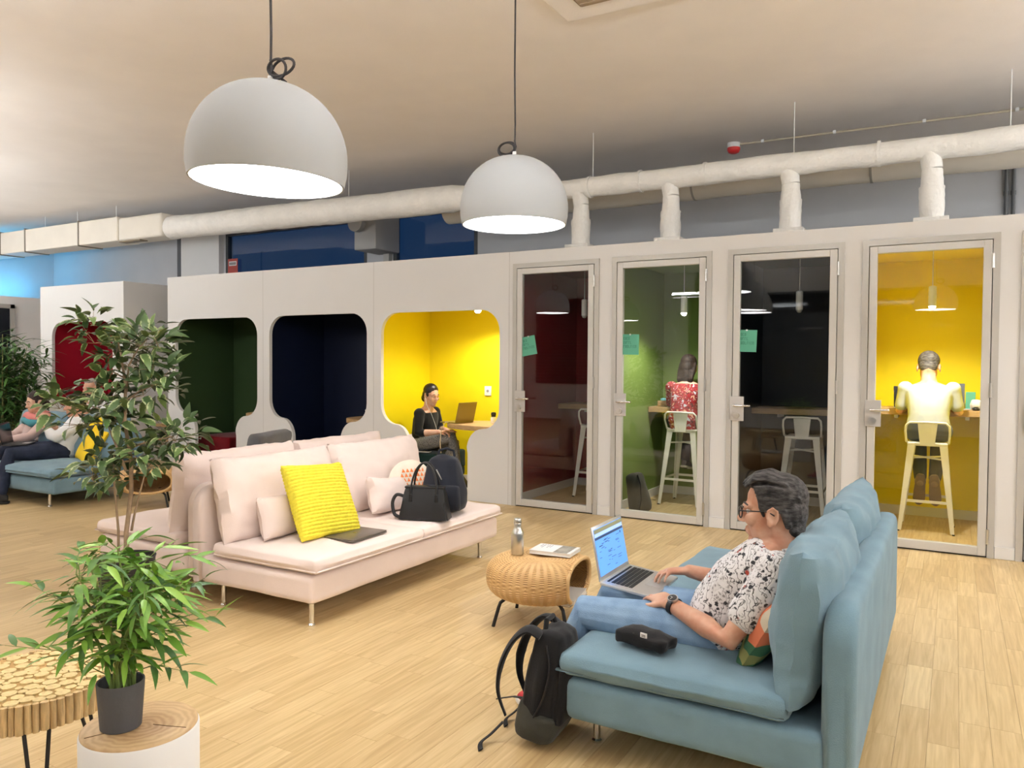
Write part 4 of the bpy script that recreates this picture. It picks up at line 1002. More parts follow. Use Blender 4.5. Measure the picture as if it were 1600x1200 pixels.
# tall bamboo at the far left
fb = thing('tall_bamboo', 'tall dense artificial bamboo in a black pot beside the low room', 'plant', (-11.2,5.75,0))
b = nbm(); lathe(b, [(0,0),(.16,0),(.2,.36),(.18,.36),(.17,.32),(0,.32)], 32); obj('pot', b, mat('black_pot', (.02,.02,.02), .5), fb)
rr = random.Random(8); fol = nbm(); base_me = leaf_mesh('tmp_leaf', .25, .042, .25, .2, 4)
lv = [v.co.copy() for v in base_me.vertices]; lf = [tuple(p.vertices) for p in base_me.polygons]; bpy.data.meshes.remove(base_me)
for k in range(16):
    a = rr.random()*2*PI; q = .15*math.sqrt(rr.random()); base = V((q*math.cos(a), q*math.sin(a), .3)); lean = V((rr.uniform(-.35,.35), rr.uniform(-.35,.35), 0)); hh = rr.uniform(1.0,1.48)
    pts = [base+lean*(t**1.5)+V((0,0,hh*t)) for t in (0,.25,.5,.75,1)]
    b = nbm(); tube(b, pts, [.011,.010,.008,.006,.003], 6); obj('cane', b, mat('tall_cane', (.30,.30,.12), .5, var=.3, vscale=10), fb)
    for j in range(140):
        t = .12+.88*rr.random()**.8; i = min(3, int(t*4)); p = pts[i].lerp(pts[i+1], t*4-i)+V((rr.gauss(0,.14), rr.gauss(0,.14), rr.gauss(0,.07)))
        a = rr.random()*2*PI; d = V((math.cos(a), math.sin(a), rr.uniform(-.4,.7))).normalized(); y = V((0,0,1)).cross(d).normalized(); z = d.cross(y); s = rr.uniform(.6,1.1)
        nv = [fol.verts.new(p+(d*c.x+y*c.y+z*c.z)*s) for c in lv]
        for f in lf: fol.faces.new([nv[q_] for q_ in f])
o = obj('foliage', fol, mat('tall_bamboo_leaf', (.045,.12,.028), .45, var=.6, vscale=7, col2=(.10,.22,.05)), fb); o['kind'] = 'stuff'

# ================================================================== PEOPLE
def blob(name, bm, m, parent, voxel=.008, smooth=4, fac=.5):
    # merge overlapping volumes into one continuous skin
    me = bpy.data.meshes.new('tmp'); bmesh.ops.recalc_face_normals(bm, faces=bm.faces); bm.to_mesh(me); bm.free()
    t = bpy.data.objects.new('tmp', me); COL.objects.link(t)
    r = t.modifiers.new('r', 'REMESH'); r.mode = 'VOXEL'; r.voxel_size = voxel
    if smooth:
        s = t.modifiers.new('s', 'SMOOTH'); s.iterations = smooth; s.factor = fac
    dg = bpy.context.evaluated_depsgraph_get(); dg.update()
    new = bpy.data.meshes.new_from_object(t.evaluated_get(dg)); new.name = name
    bpy.data.objects.remove(t); bpy.data.meshes.remove(me)
    new.materials.clear(); new.polygons.foreach_set('use_smooth', [True]*len(new.polygons))
    return link(name, new, parent, m)
def limb(bm, pts, radii, flat=1.0, up=None): tube(bm, pts, radii, 14, True, True, flat, up)
def loft(bm, rings, seg=20):
    # rings: (centre, lateral vec, depth vec) scaled half axes
    rs = []
    for c, a, d in rings:
        c, a, d = V(c), V(a), V(d)
        rs.append([bm.verts.new(c+a*math.copysign(abs(math.cos(t))**.8, math.cos(t))+d*math.copysign(abs(math.sin(t))**.8, math.sin(t))) for t in [2*PI*k/seg for k in range(seg)]])
    for p, q in zip(rs, rs[1:]):
        for k in range(seg): bm.faces.new((p[k], p[(k+1) % seg], q[(k+1) % seg], q[k]))
    bm.faces.new(rs[0][::-1]); bm.faces.new(rs[-1])
def head_prims(bm, H, s=1.0, neck_to=None, jaw=1.0, nose=1.0):
    # H: matrix, local x forward, y left, z up; origin mid-head
    b2 = nbm()
    ell(b2, (-.014,0,.036), (.098,.077,.086)); ell(b2, (.028,0,-.028), (.060,.064,.088)); ell(b2, (.026,0,-.066), (.055,.055*jaw,.045))
    ell(b2, (.066,0,-.098), (.024,.026,.020)); ell(b2, (-.045,0,-.02), (.06,.062,.07))
    limb(b2, [(.082,0,.022),(.096,0,-.004),(.110*nose,0,-.026)], [.008,.0095,.0130])
    for sg in (-1, 1):
        ell(b2, (.094,sg*.0125,-.031), (.012,.008,.008)); ell(b2, (.062,sg*.042,-.022), (.026,.022,.024))
        limb(b2, [(.086,sg*.010,.020),(.084,sg*.032,.026),(.070,sg*.052,.020)], [.0085,.010,.008])
        b3 = nbm(); ell(b3, (0,0,0), (.018,.005,.030)); ell(b3, (.004,sg*.003,-.022), (.011,.007,.014)); limb(b3, [(.006,sg*.006,-.016),(.018,sg*.007,.0),(.017,sg*.008,.022),(.002,sg*.010,.034),(-.014,sg*.012,.024),(-.018,sg*.011,.0),(-.010,sg*.008,-.022)], .0042)
        xf(b3, b3.verts, T_(-.010,sg*.078,-.010) @ rot('Z', sg*18) @ rot('Y', -10))
        me = bpy.data.meshes.new('e'); b3.to_mesh(me); b3.free(); b2.from_mesh(me); bpy.data.meshes.remove(me)
    limb(b2, [(.078,-.022,-.062),(.092,0,-.058),(.078,.022,-.062)], .0068); limb(b2, [(.077,-.02,-.070),(.091,0,-.071),(.077,.02,-.070)], .0075)
    xf(b2, b2.verts, H @ Matrix.Scale(s, 4))
    me = bpy.data.meshes.new('h'); b2.to_mesh(me); b2.free(); bm.from_mesh(me); bpy.data.meshes.remove(me)
    if neck_to is not None:
        a = H @ V((-.028*s,0,-.05*s)); c = V(neck_to); limb(bm, [a, a.lerp(c, .5), c], [.056*s,.054*s,.062*s])
def head_matrix(c, fwd, up=(0,0,1)):
    f = V(fwd).normalized(); l = V(up).cross(f).normalized(); u = f.cross(l)
    return Matrix(((f.x,l.x,u.x,c[0]),(f.y,l.y,u.y,c[1]),(f.z,l.z,u.z,c[2]),(0,0,0,1)))
def hand_prims(bm, wrist, d, nrm, thumb, curl=(25,30,25), spread=.12, s=1.0, lift=0):
    # d: towards the fingertips, nrm: back of the hand, thumb: unit side of the thumb (+/- lateral)
    w_ = V(wrist); d = V(d).normalized(); n = V(nrm); n = (n-d*n.dot(d)).normalized(); l = n.cross(d).normalized()*thumb
    loft(bm, [(w_-d*.02*s, l*.027*s, n*.019*s), (w_+d*.015*s, l*.030*s, n*.017*s), (w_+d*.05*s, l*.040*s, n*.0155*s), (w_+d*.085*s, l*.041*s, n*.0135*s), (w_+d*.096*s, l*.037*s, n*.010*s)])
    for k, (off, ln, r) in enumerate(((.030,.072,.0088), (.010,.080,.0090), (-.011,.075,.0086), (-.030,.058,.0078))):
        p = w_+d*(.086-.006*abs(k-1))*s+l*off*s; dd = (d+l*(off*spread/.03)).normalized(); ang = 0; pts = [p-dd*.02*s, p]
        cc = curl if isinstance(curl[0], (int, float)) else curl[k]
        for q, c_ in zip((.45,.31,.24), cc):
            ang += math.radians(c_); p = p+(dd*math.cos(ang)-n*math.sin(ang))*ln*q*s; pts.append(p)
        limb(bm, pts, [r*s,r*s,r*.96*s,r*.88*s,r*.78*s])
    p = w_+d*.022*s+l*.026*s; dd = (d*.75+l*.65-n*.25).normalized()
    limb(bm, [p-dd*.012*s, p+dd*.03*s, p+dd*.052*s+d*.006*s, p+dd*.070*s+d*.020*s], [.0125*s,.0115*s,.0098*s,.0085*s])
def shoe(parent, ankle, d, m, sole, name='shoe', L=.27, down=(0,0,-1)):
    a = V(ankle); d = V(d).normalized(); dn = V(down).normalized(); l = d.cross(dn).normalized()
    b = nbm(); hh = .075
    loft(b, [(a-d*.065+dn*(hh-.045), l*.028, dn*.03), (a-d*.03+dn*(hh-.05), l*.037, dn*.042), (a+d*.05+dn*(hh-.045), l*.042, dn*.038), (a+d*.12+dn*(hh-.03), l*.046, dn*.026), (a+d*.175+dn*(hh-.024), l*.038, dn*.019), (a+d*.20+dn*(hh-.02), l*.018, dn*.010)])
    limb(b, [a+dn*.01, a+dn*.045], [.045,.046]); o = blob(name, b, m, parent, .007, 5)
    b = nbm(); poly = [(-.078,-.022),(-.07,-.034),(0,-.04),(.08,-.046),(.15,-.048),(.19,-.034),(.208,-.01),(.208,.01),(.19,.034),(.15,.048),(.08,.046),(0,.04),(-.07,.034),(-.078,.022)]
    prism(b, poly, 0, .02, 'z', .004); M4 = Matrix(((d.x,l.x,-dn.x,0),(d.y,l.y,-dn.y,0),(d.z,l.z,-dn.z,0),(0,0,0,1)))
    xf(b, b.verts, Matrix.Translation(a+dn*(hh+.004)) @ M4); obj('sole', b, sole, o)
    return o
def skin_mat(name, col): return mat(name, col, .5, var=.18, vscale=18, bump=.12, bscale=120, spec=.35, col2=(col[0]*.86, col[1]*.68, col[2]*.62))
def torso_rings(P, inf=0, lo=0):
    # P: dict of joints; returns lofted rings from pelvis to shoulder line
    ls = (V(P['sl'])-V(P['sr'])).normalized(); lh = (V(P['hl'])-V(P['hr'])).normalized()
    sp = [V(P['pelvis']), V(P['waist']), V(P['chest']), V(P['neck'])]
    up0 = (sp[1]-sp[0]).normalized(); up2 = (sp[3]-sp[2]).normalized()
    f0 = up0.cross(lh).normalized(); f2 = up2.cross(ls).normalized(); f1 = ((f0+f2)/2).normalized(); l1 = ((lh+ls)/2).normalized()
    W = P.get('w', 1.0); B = P.get('belly', 1.0)
    sw = (V(P['sl'])-V(P['sr'])).length/2
    return [(sp[0]-up0*(.10+lo), lh*(.12*W+inf), f0*(.085+inf)), (sp[0]-up0*.03, lh*(.165*W+inf), f0*(.115+inf)), (sp[0].lerp(sp[1], .5), lh*(.158*W+inf), f0*(.112*B+inf)), (sp[1], l1*(.148*W+inf), f1*(.108*B+inf)),
            (sp[1].lerp(sp[2], .5), l1*(.155*W+inf), f1*(.112*B+inf)), (sp[2], ls*(.165*W+inf), f2*(.115+inf)), (sp[2].lerp(sp[3], .45), ls*(sw*.98+inf), f2*(.098+inf)), (sp[2].lerp(sp[3], .78), ls*(sw*.86+inf), f2*(.078+inf)), (sp[3], ls*(.072+inf*.5), f2*(.06+inf*.5))]
def arm(bm, sh, el, wr, inf=0, r=(.052,.045,.038,.040,.027), upto=1.0):
    sh, el, wr = V(sh), V(el), V(wr)
    if upto < 1: limb(bm, [sh, sh.lerp(el, .5*upto/.5 if upto < .5 else .5), sh.lerp(el, upto)], [r[0]+inf, r[1]+inf*1.1, r[1]*.95+inf*1.35])
    else: limb(bm, [sh, sh.lerp(el, .5), el, el.lerp(wr, .35), wr], [r[0]+inf, r[1]+inf, r[2]+inf, r[3]+inf, r[4]+inf])
def leg(bm, hp, kn, an, inf=0, r=(.088,.074,.056,.056,.038)):
    hp, kn, an = V(hp), V(kn), V(an); limb(bm, [hp, hp.lerp(kn, .5), kn, kn.lerp(an, .35), an], [r[0]+inf, r[1]+inf, r[2]+inf, r[3]+inf, r[4]+inf*1.1])
def person(label, P, skin, shirt, trousers, hairm, hair_fn, sleeve=.6, voxel=.009, hands=True, shoes=None, extra=None, group=None, hs=1.0, pinf=.012, sinf=.012, shirt_lo=0, jaw=1.0):
    base = V((P['pelvis'][0], P['pelvis'][1], 0)); R = thing('person', label, 'person', base, 0, group)
    Pl = {k: (V(v)-base if isinstance(v, (tuple, Vector)) and len(v) == 3 else v) for k, v in P.items() if k not in ('face', 'handl', 'handr', 'toel', 'toer', 'headup')}
    Hm = head_matrix(Pl['head'], P['face'], P.get('headup', (0,0,1)))
    b = nbm(); loft(b, torso_rings(Pl)); head_prims(b, Hm, hs, Pl['neck'], jaw)
    for s in ('l', 'r'):
        ell(b, Pl['s'+s], .055); arm(b, Pl['s'+s], Pl['e'+s], Pl['w'+s]); leg(b, Pl['h'+s], Pl['k'+s], Pl['a'+s])
        if hands and ('hand'+s) in P:
            hd = P['hand'+s]; hand_prims(b, Pl['w'+s], hd[0], hd[1], hd[2], hd[3])
    body = blob('body', b, skin, R, voxel, 3)
    b = nbm(); loft(b, torso_rings(Pl, sinf, shirt_lo)[:-1]+[(Pl['neck']-(Pl['neck']-Pl['chest'])*.20, (Pl['sl']-Pl['sr']).normalized()*.095, V(P['face']).normalized()*.075)])
    for s in ('l', 'r'):
        ell(b, Pl['s'+s], .055+sinf)
        if sleeve > 1:
            arm(b, Pl['s'+s], Pl['e'+s], Pl['e'+s].lerp(Pl['w'+s], sleeve-1), sinf)
        else: arm(b, Pl['s'+s], Pl['e'+s], Pl['w'+s], sinf, upto=sleeve)
    sh = blob('shirt', b, shirt, R, voxel, 4)
    b = nbm(); loft(b, torso_rings(Pl, pinf*.8)[:3]); 
    for s in ('l', 'r'): leg(b, Pl['h'+s], Pl['k'+s], Pl['k'+s].lerp(Pl['a'+s], P.get('hem', .94)), pinf)
    tr = blob('trousers', b, trousers, R, voxel, 4)
    b = nbm(); hair_fn(b); xf(b, b.verts, Hm @ Matrix.Scale(hs, 4)); blob('hair', b, hairm, R, voxel*.7, 2)
    for sg in (-1, 1):
        b = nbm(); ell(b, (.070,sg*.031,.004), (.0125,.0125,.0105), 10); xf(b, b.verts, Hm @ Matrix.Scale(hs, 4)); e = obj('eye', b, mat('eye_white', (.75,.73,.70), .3), R)
        b = nbm(); ell(b, (.0795,sg*.031,.003), (.004,.0055,.0055), 8); xf(b, b.verts, Hm @ Matrix.Scale(hs, 4)); obj('iris', b, mat('iris_brown', (.05,.025,.012), .25), e)
        b = nbm(); limb(b, [(.088,sg*.014,.027),(.086,sg*.032,.033),(.072,sg*.052,.027)], [.0035,.0045,.003]); xf(b, b.verts, Hm @ Matrix.Scale(hs, 4)); obj('eyebrow', b, hairm, R)
    b = nbm(); limb(b, [(.080,-.02,-.0655),(.0955,0,-.0645),(.080,.02,-.0655)], .0035); xf(b, b.verts, Hm @ Matrix.Scale(hs, 4)); obj('lips', b, mat('lips', (.48,.23,.17), .5), R)
    if shoes:
        for s in ('l', 'r'): shoe(R, Pl['a'+s], P['toe'+s], shoes[0], shoes[1], down=P.get('down', (0,0,-1)))
    if extra: extra(R, Pl, Hm)
    return R
SK = skin_mat('skin_light', (.60,.36,.25)); SK2 = skin_mat('skin_fair', (.64,.42,.31))
M_denim = mat('pale_denim', (.27,.40,.56), .9, var=.35, vscale=7, bump=.4, bscale=300, spec=.15, col2=(.13,.22,.36))
M_jean_d = mat('dark_denim', (.028,.035,.06), .9, var=.4, vscale=9, bump=.3, bscale=250, spec=.15)
M_sole = mat('rubber_sole', (.75,.74,.70), .6)
def print_shirt():
    m = bpy.data.materials.new('floral_print_cotton'); m.use_nodes = True; nt = m.node_tree; N = nt.nodes; L = nt.links; b = N['Principled BSDF']
    tc = N.new('ShaderNodeTexCoord'); n0 = N.new('ShaderNodeTexNoise'); n0.inputs['Scale'].default_value = 30; n0.inputs['Detail'].default_value = 3; L.new(tc.outputs['Object'], n0.inputs[0])
    mx0 = N.new('ShaderNodeMix'); mx0.data_type = 'VECTOR'; mx0.inputs['Factor'].default_value = .035; L.new(tc.outputs['Object'], mx0.inputs['A']); L.new(n0.outputs['Color'], mx0.inputs['B'])
    def layer(scale, lo, hi, kind):
        if kind == 'v': t = N.new('ShaderNodeTexVoronoi'); t.inputs['Scale'].default_value = scale; o = t.outputs['Distance']
        else: t = N.new('ShaderNodeTexNoise'); t.inputs['Scale'].default_value = scale; t.inputs['Detail'].default_value = 4; o = t.outputs['Fac']
        L.new(mx0.outputs['Result'], t.inputs['Vector']); r = N.new('ShaderNodeMapRange'); r.inputs[1].default_value = lo; r.inputs[2].default_value = hi; L.new(o, r.inputs[0]); return r.outputs[0]
    def mul(a, c):
        k = N.new('ShaderNodeMath'); k.operation = 'MULTIPLY'; L.new(a, k.inputs[0]); L.new(c, k.inputs[1]); return k.outputs[0]
    def mixc(fac, base, col):
        k = N.new('ShaderNodeMix'); k.data_type = 'RGBA'; L.new(fac, k.inputs['Factor'])
        if isinstance(base, tuple): k.inputs['A'].default_value = (*base,1)
        else: L.new(base, k.inputs['A'])
        k.inputs['B'].default_value = (*col,1); return k.outputs['Result']
    spots = mul(layer(44,.40,.32,'v'), layer(26,.46,.52,'n')); grey = mul(layer(80,.40,.25,'v'), layer(12,.42,.50,'n')); red = mul(layer(40,.30,.22,'v'), layer(8,.60,.63,'n'))
    w_ = N.new('ShaderNodeTexWave'); w_.inputs['Scale'].default_value = 14; w_.inputs['Distortion'].default_value = 16; w_.inputs['Detail'].default_value = 2; w_.inputs['Detail Scale'].default_value = 1.5
    L.new(tc.outputs['Object'], w_.inputs['Vector']); wr = N.new('ShaderNodeMapRange'); wr.inputs[1].default_value = .93; wr.inputs[2].default_value = .985; L.new(w_.outputs['Fac'], wr.inputs[0])
    ln = mul(wr.outputs[0], layer(10,.44,.52,'n'))
    c = mixc(grey, (.74,.73,.74), (.30,.29,.30)); c = mixc(ln, c, (.03,.03,.035)); c = mixc(spots, c, (.03,.03,.035)); c = mixc(red, c, (.35,.05,.03))
    L.new(c, b.inputs['Base Color']); b.inputs['Roughness'].default_value = .9
    n2 = N.new('ShaderNodeTexNoise'); n2.inputs['Scale'].default_value = 26; L.new(tc.outputs['Object'], n2.inputs[0]); bp = N.new('ShaderNodeBump'); bp.inputs['Strength'].default_value = .5; bp.inputs['Distance'].default_value = .008; L.new(n2.outputs['Fac'], bp.inputs['Height']); L.new(bp.outputs[0], b.inputs['Normal'])
    return m
def streak_hair(name, c1, c2):
    m = mat(name, c1, .62, spec=.25, var=.5, vscale=22, col2=c2, stretch=(1,3,4), bump=.7, bscale=60); return m
# ---- the man on the blue sofa
def hair_main(b):
    ell(b, (-.034,0,.052), (.088,.082,.080)); ell(b, (-.066,0,.005), (.050,.074,.075)); ell(b, (.026,0,.098), (.050,.058,.030)); ell(b, (-.070,0,-.05), (.034,.056,.042))
    for sg in (-1, 1):
        limb(b, [(.022,sg*.070,.060),(.024,sg*.070,.020),(.018,sg*.0705,-.006)], [.014,.009,.005]); limb(b, [(-.052,sg*.066,.0),(-.058,sg*.062,-.04)], [.016,.012])
    r = random.Random(4)
    for k in range(15):
        y = -.062+k*.0088; h0 = math.sqrt(max(0, 1-(y/.075)**2))
        z0 = .075+.035*h0; lift = r.uniform(0,.008)
        limb(b, [(.070+.012*h0+r.uniform(-.006,.006),y,z0-.006),(.045,y*1.02,z0+.014+lift),(.0,y*1.05,z0+.024*h0+lift),(-.055,y*1.04,z0+.002),(-.100,y*.9,z0-.05)], [.004,.0075,.0085,.008,.005])
    for k in range(9):
        for sg in (-1, 1):
            z = .09-k*.0095; limb(b, [(.045-k*.003,sg*(.066+k*.0012),z),(.0,sg*(.080),z+.004),(-.05,sg*(.073),z-.010)], [.004,.0055,.005])
HERO = dict(pelvis=(-.73,2.93,.445), waist=(-.685,2.93,.525), chest=(-.605,2.93,.630), neck=(-.520,2.93,.745), head=(-.568,2.93,.868), face=(-1,-.02,-.08),
    sl=(-.515,2.755,.692), sr=(-.515,3.105,.692), el=(-.655,2.655,.460), er=(-.70,3.20,.50), wl=(-.905,2.795,.508), wr=(-.94,3.15,.545),
    hl=(-.76,2.835,.405), hr=(-.76,3.025,.405), kl=(-1.255,2.80,.418), kr=(-1.265,3.09,.412), al=(-1.345,2.80,.085), ar=(-1.365,3.11,.085), toel=(-1,-.08,0), toer=(-1,.08,0), w=1.05, belly=1.16,
    handl=((-.76,.64,.04), (-.05,-.2,1), 1, ((8,22,18),(10,24,18),(12,26,20),(16,28,22))), handr=((-.85,-.52,.0), (-.05,.15,1), -1, ((14,30,20),(16,32,22),(18,32,22),(22,32,22))))
def hero_extra(R, P, Hm):
    b = nbm()
    for sg in (-1, 1):
        pts = [V((.101,sg*.033,.000))+V((0,sg*.024*math.cos(t*PI/8),.019*math.sin(t*PI/8))) for t in range(17)]; tube(b, pts, .0022, 6, False)
        tube(b, [(.101,sg*.056,.010),(.08,sg*.075,.011),(.0,sg*.083,.010),(-.02,sg*.082,-.004)], .0022, 6)
    tube(b, [(.101,-.010,.004),(.106,0,.008),(.101,.010,.004)], .002, 6); xf(b, b.verts, Hm @ Matrix.Scale(1.07, 4)); gl = obj('glasses', b, M_black, R)
    b = nbm()
    for sg in (-1, 1):
        vs = [b.verts.new((.101,sg*.033+.023*math.cos(t*PI/8),.018*math.sin(t*PI/8))) for t in range(16)]; b.faces.new(vs)
    xf(b, b.verts, Hm @ Matrix.Scale(1.07, 4)); obj('lens', b, glass_mat('spectacle_lens', (.95,.97,.98)), gl)
    # watch on the left wrist
    d = (P['wl']-P['el']).normalized(); c = P['wl']-d*.02; u, v = frame(d); b = nbm()
    tube(b, [c-d*.010, c+d*.010], .0335, 24); wt = obj('watch_strap', b, M_black, R)
    up = V((-.15,-.35,1)); up = (up-d*up.dot(d)).normalized(); b = nbm(); tube(b, [c+up*.029, c+up*.039], .020, 28); case = obj('watch_case', b, M_steel, wt)
    b = nbm(); tube(b, [c+up*.039, c+up*.0398], .0165, 28); obj('watch_face', b, M_black, case)
    b = nbm(); tube(b, [c+up*.0402, c+up*.0402+d*.010], .0009, 4); s_ = up.cross(d); tube(b, [c+up*.0402, c+up*.0402+s_*.012], .0007, 4); obj('watch_hands', b, M_white, case)
    # collar and beard stubble
    b = nbm(); n = P['neck']; ring = [n+V((-.01,0,-.008))+V((.062*math.cos(t*PI/12), .07*math.sin(t*PI/12), .018*math.cos(t*PI/12))) for t in range(25)]; tube(b, ring, .0075, 8, False); obj('collar', b, MATS['hero_collar'], R)
MATS['hero_collar'] = M_shirt = print_shirt()
person('man with grey hair and glasses in a floral print shirt typing on his lap', HERO, SK, M_shirt, M_denim, streak_hair('grey_dark_hair', (.014,.013,.013), (.085,.08,.078)), hair_main, .62, .0052, True, (mat('red_canvas_shoe', (.42,.03,.035), .7), M_sole), hero_extra, sinf=.018, pinf=.012, shirt_lo=.02, jaw=1.04, hs=1.07)
# his laptop
def open_laptop(label, loc, rz, tiltb, m, screen_m, w_=.325, d_=.225, ang=108, pitch=0):
    Lp = thing('open_laptop', label, 'laptop', loc, rz)
    # local: hinge at y=0, base towards -y, screen faces -y
    Lp.rotation_euler = (math.radians(pitch), 0, rz)
    b = nbm(); box(b, (-w_/2,-d_,0), (w_/2,0,.013), .004, 2); base = obj('base', b, m, Lp)
    b = nbm(); kw = w_*.82/14
    for r_ in range(6):
        for c_ in range(14):
            x = -w_*.41+c_*kw; y = -.018-r_*.0185
            if r_ == 5 and 4 <= c_ <= 8:
                if c_ == 4: box(b, (x+.001,y-.0155,.013), (x+kw*5-.001,y,.0145))
                continue
            box(b, (x+.001,y-(.0155 if r_ else .009),.013), (x+kw-.001,y,.0145))
    k_ = obj('keys', b, M_black, base, False); k_['kind'] = 'stuff'
    b = nbm(); box(b, (-.05,-d_+.012,.0128), (.05,-d_+.075,.0134)); obj('trackpad', b, mat('trackpad_grey', (.58,.58,.58), .35, metal=.5), base, False)
    Ml = T_(0,-.002,.012) @ rot('X', 90-ang) @ T_(0,0,0)
    b = nbm(); box(b, (-w_/2,0,.0), (w_/2,.007,d_*.98), .003, 2); xf(b, b.verts, Ml); lid = obj('lid', b, m, Lp)
    b = nbm(); box(b, (-w_/2+.012,-.0012,.018), (w_/2-.012,.0002,d_*.98-.012)); xf(b, b.verts, Ml); sc = obj('screen', b, screen_m, lid, False)
    return Lp, Ml, sc
M_silver = mat('silver_shell', (.66,.66,.66), .32, metal=.7)
M_scr = mat('screen_blue', (.11,.32,.80), .3, emit=.62)
Lp, Ml, sc = open_laptop('silver laptop with a bright blue screen open on the man\'s lap', (-1.235,3.06,.506), math.radians(91), 0, M_silver, M_scr, .335, .225, 108, 7)
def scr_box(name, x0, z0, x1, z1, m, y=-.0018):
    b = nbm(); box(b, (x0,y,z0), (x1,y+.0005,z1)); xf(b, b.verts, Ml); return obj(name, b, m, sc, False)
scr_box('tab_bar', -.154, .190, .154, .206, mat('ui_olive', (.26,.26,.14), .4, emit=.3)); scr_box('address_bar', -.154, .176, .154, .189, mat('ui_pale', (.40,.56,.80), .4, emit=.5)); scr_box('page_header', -.154, .164, .154, .174, mat('ui_navy', (.03,.06,.15), .4, emit=.3))
b = nbm(); rr = random.Random(2)
for k in range(34):
    x = rr.uniform(-.14,.08); z = rr.uniform(.03,.155); box(b, (x,-.0018,z), (x+rr.uniform(.008,.045),-.0013,z+.0022))
xf(b, b.verts, Ml); o = obj('page_text', b, mat('ui_text', (.04,.10,.28), .4), sc, False); o['kind'] = 'stuff'
b = nbm(); tube(b, [(.12,-.002,.154),(.12,-.0016,.154)], .006, 12); xf(b, b.verts, Ml); obj('avatar', b, mat('ui_navy', (.03,.06,.15), .4), sc)
# ---- backpack on the floor by the blue sofa
fbk = thing('backpack', 'black and grey backpack with loose straps on the floor at the blue sofa corner', 'bag', (-1.325,2.575,0), math.radians(4))
M_bkb = fabric('black_nylon', (.012,.012,.013), .2, .3); M_bkg = fabric('grey_olive_canvas', (.055,.055,.045), .25, .4)
lean = T_(0,0,.02) @ rot('Y', 9)
b = nbm(); vs = rbox(b, (0,0,.215), (.14,.24,.39), .05, 8, (.02,.01,0), .008, 7, 2)
for v in vs: t = max(0, v.co.z-.25)/.2; v.co.y *= 1-.25*t; v.co.x *= 1-.2*t
xf(b, b.verts, lean); obj('pack_body', b, M_bkb, fbk)
b = nbm(); vs = rbox(b, (.0,0,.075), (.16,.255,.15), .045, 6, (.01,.01,0), .006, 7, 5)
for v in vs: v.co.z -= max(0, v.co.z-.1)*.9*(1 if v.co.y < 0 else .3)*max(0, v.co.x+.05)*6
xf(b, b.verts, lean); obj('base_panel', b, M_bkg, fbk)
b = nbm(); rbox(b, (.08,0,.22), (.045,.20,.27), .02, 6, (.01,0,0), .005, 7, 8); xf(b, b.verts, lean); obj('front_pocket', b, M_bkb, fbk)
for y in (-.085, .075):
    b = nbm(); tube(b, spl([(-.03,y,.39),(-.085,y*1.05,.40),(-.135,y*1.1,.34),(-.165,y*1.15,.24),(-.160,y*1.2,.14),(-.115,y*1.2,.06)]), [.030]*20+[.026,.024,.022,.020,.018,.016,.014,.013,.012,.012,.012], 10, flat=.35, up=(1,0,.2)); xf(b, b.verts, lean); st_ = obj('shoulder_strap', b, M_bkb, fbk)
    b = nbm(); tube(b, spl([(-.115,y*1.2,.07),(-.15,y*1.25-.02,.03),(-.17,y*1.3-.06,.012),(-.15,y*1.3-.10,.006)]), .011, 6, flat=.25, up=(0,0,1)); obj('webbing', b, M_bkb, st_)
b = nbm(); tube(b, [(-.10,.06,.10),(-.16,.085,.085),(-.24,.10,.055)], .010, 6, flat=.25, up=(0,0,1)); obj('loose_strap', b, M_bkb, fbk)
b = nbm(); tube(b, [(-.03,-.05,.395),(-.04,-.03,.43),(-.04,.03,.43),(-.03,.05,.395)], .010, 8); xf(b, b.verts, lean); obj('grab_loop', b, M_bkb, fbk)
b = nbm(); tube(b, spl([(.0,-.122,.10),(.03,-.127,.20),(.03,-.118,.30),(.0,-.10,.37)]), .004, 6); xf(b, b.verts, lean); obj('zip', b, M_black, fbk)
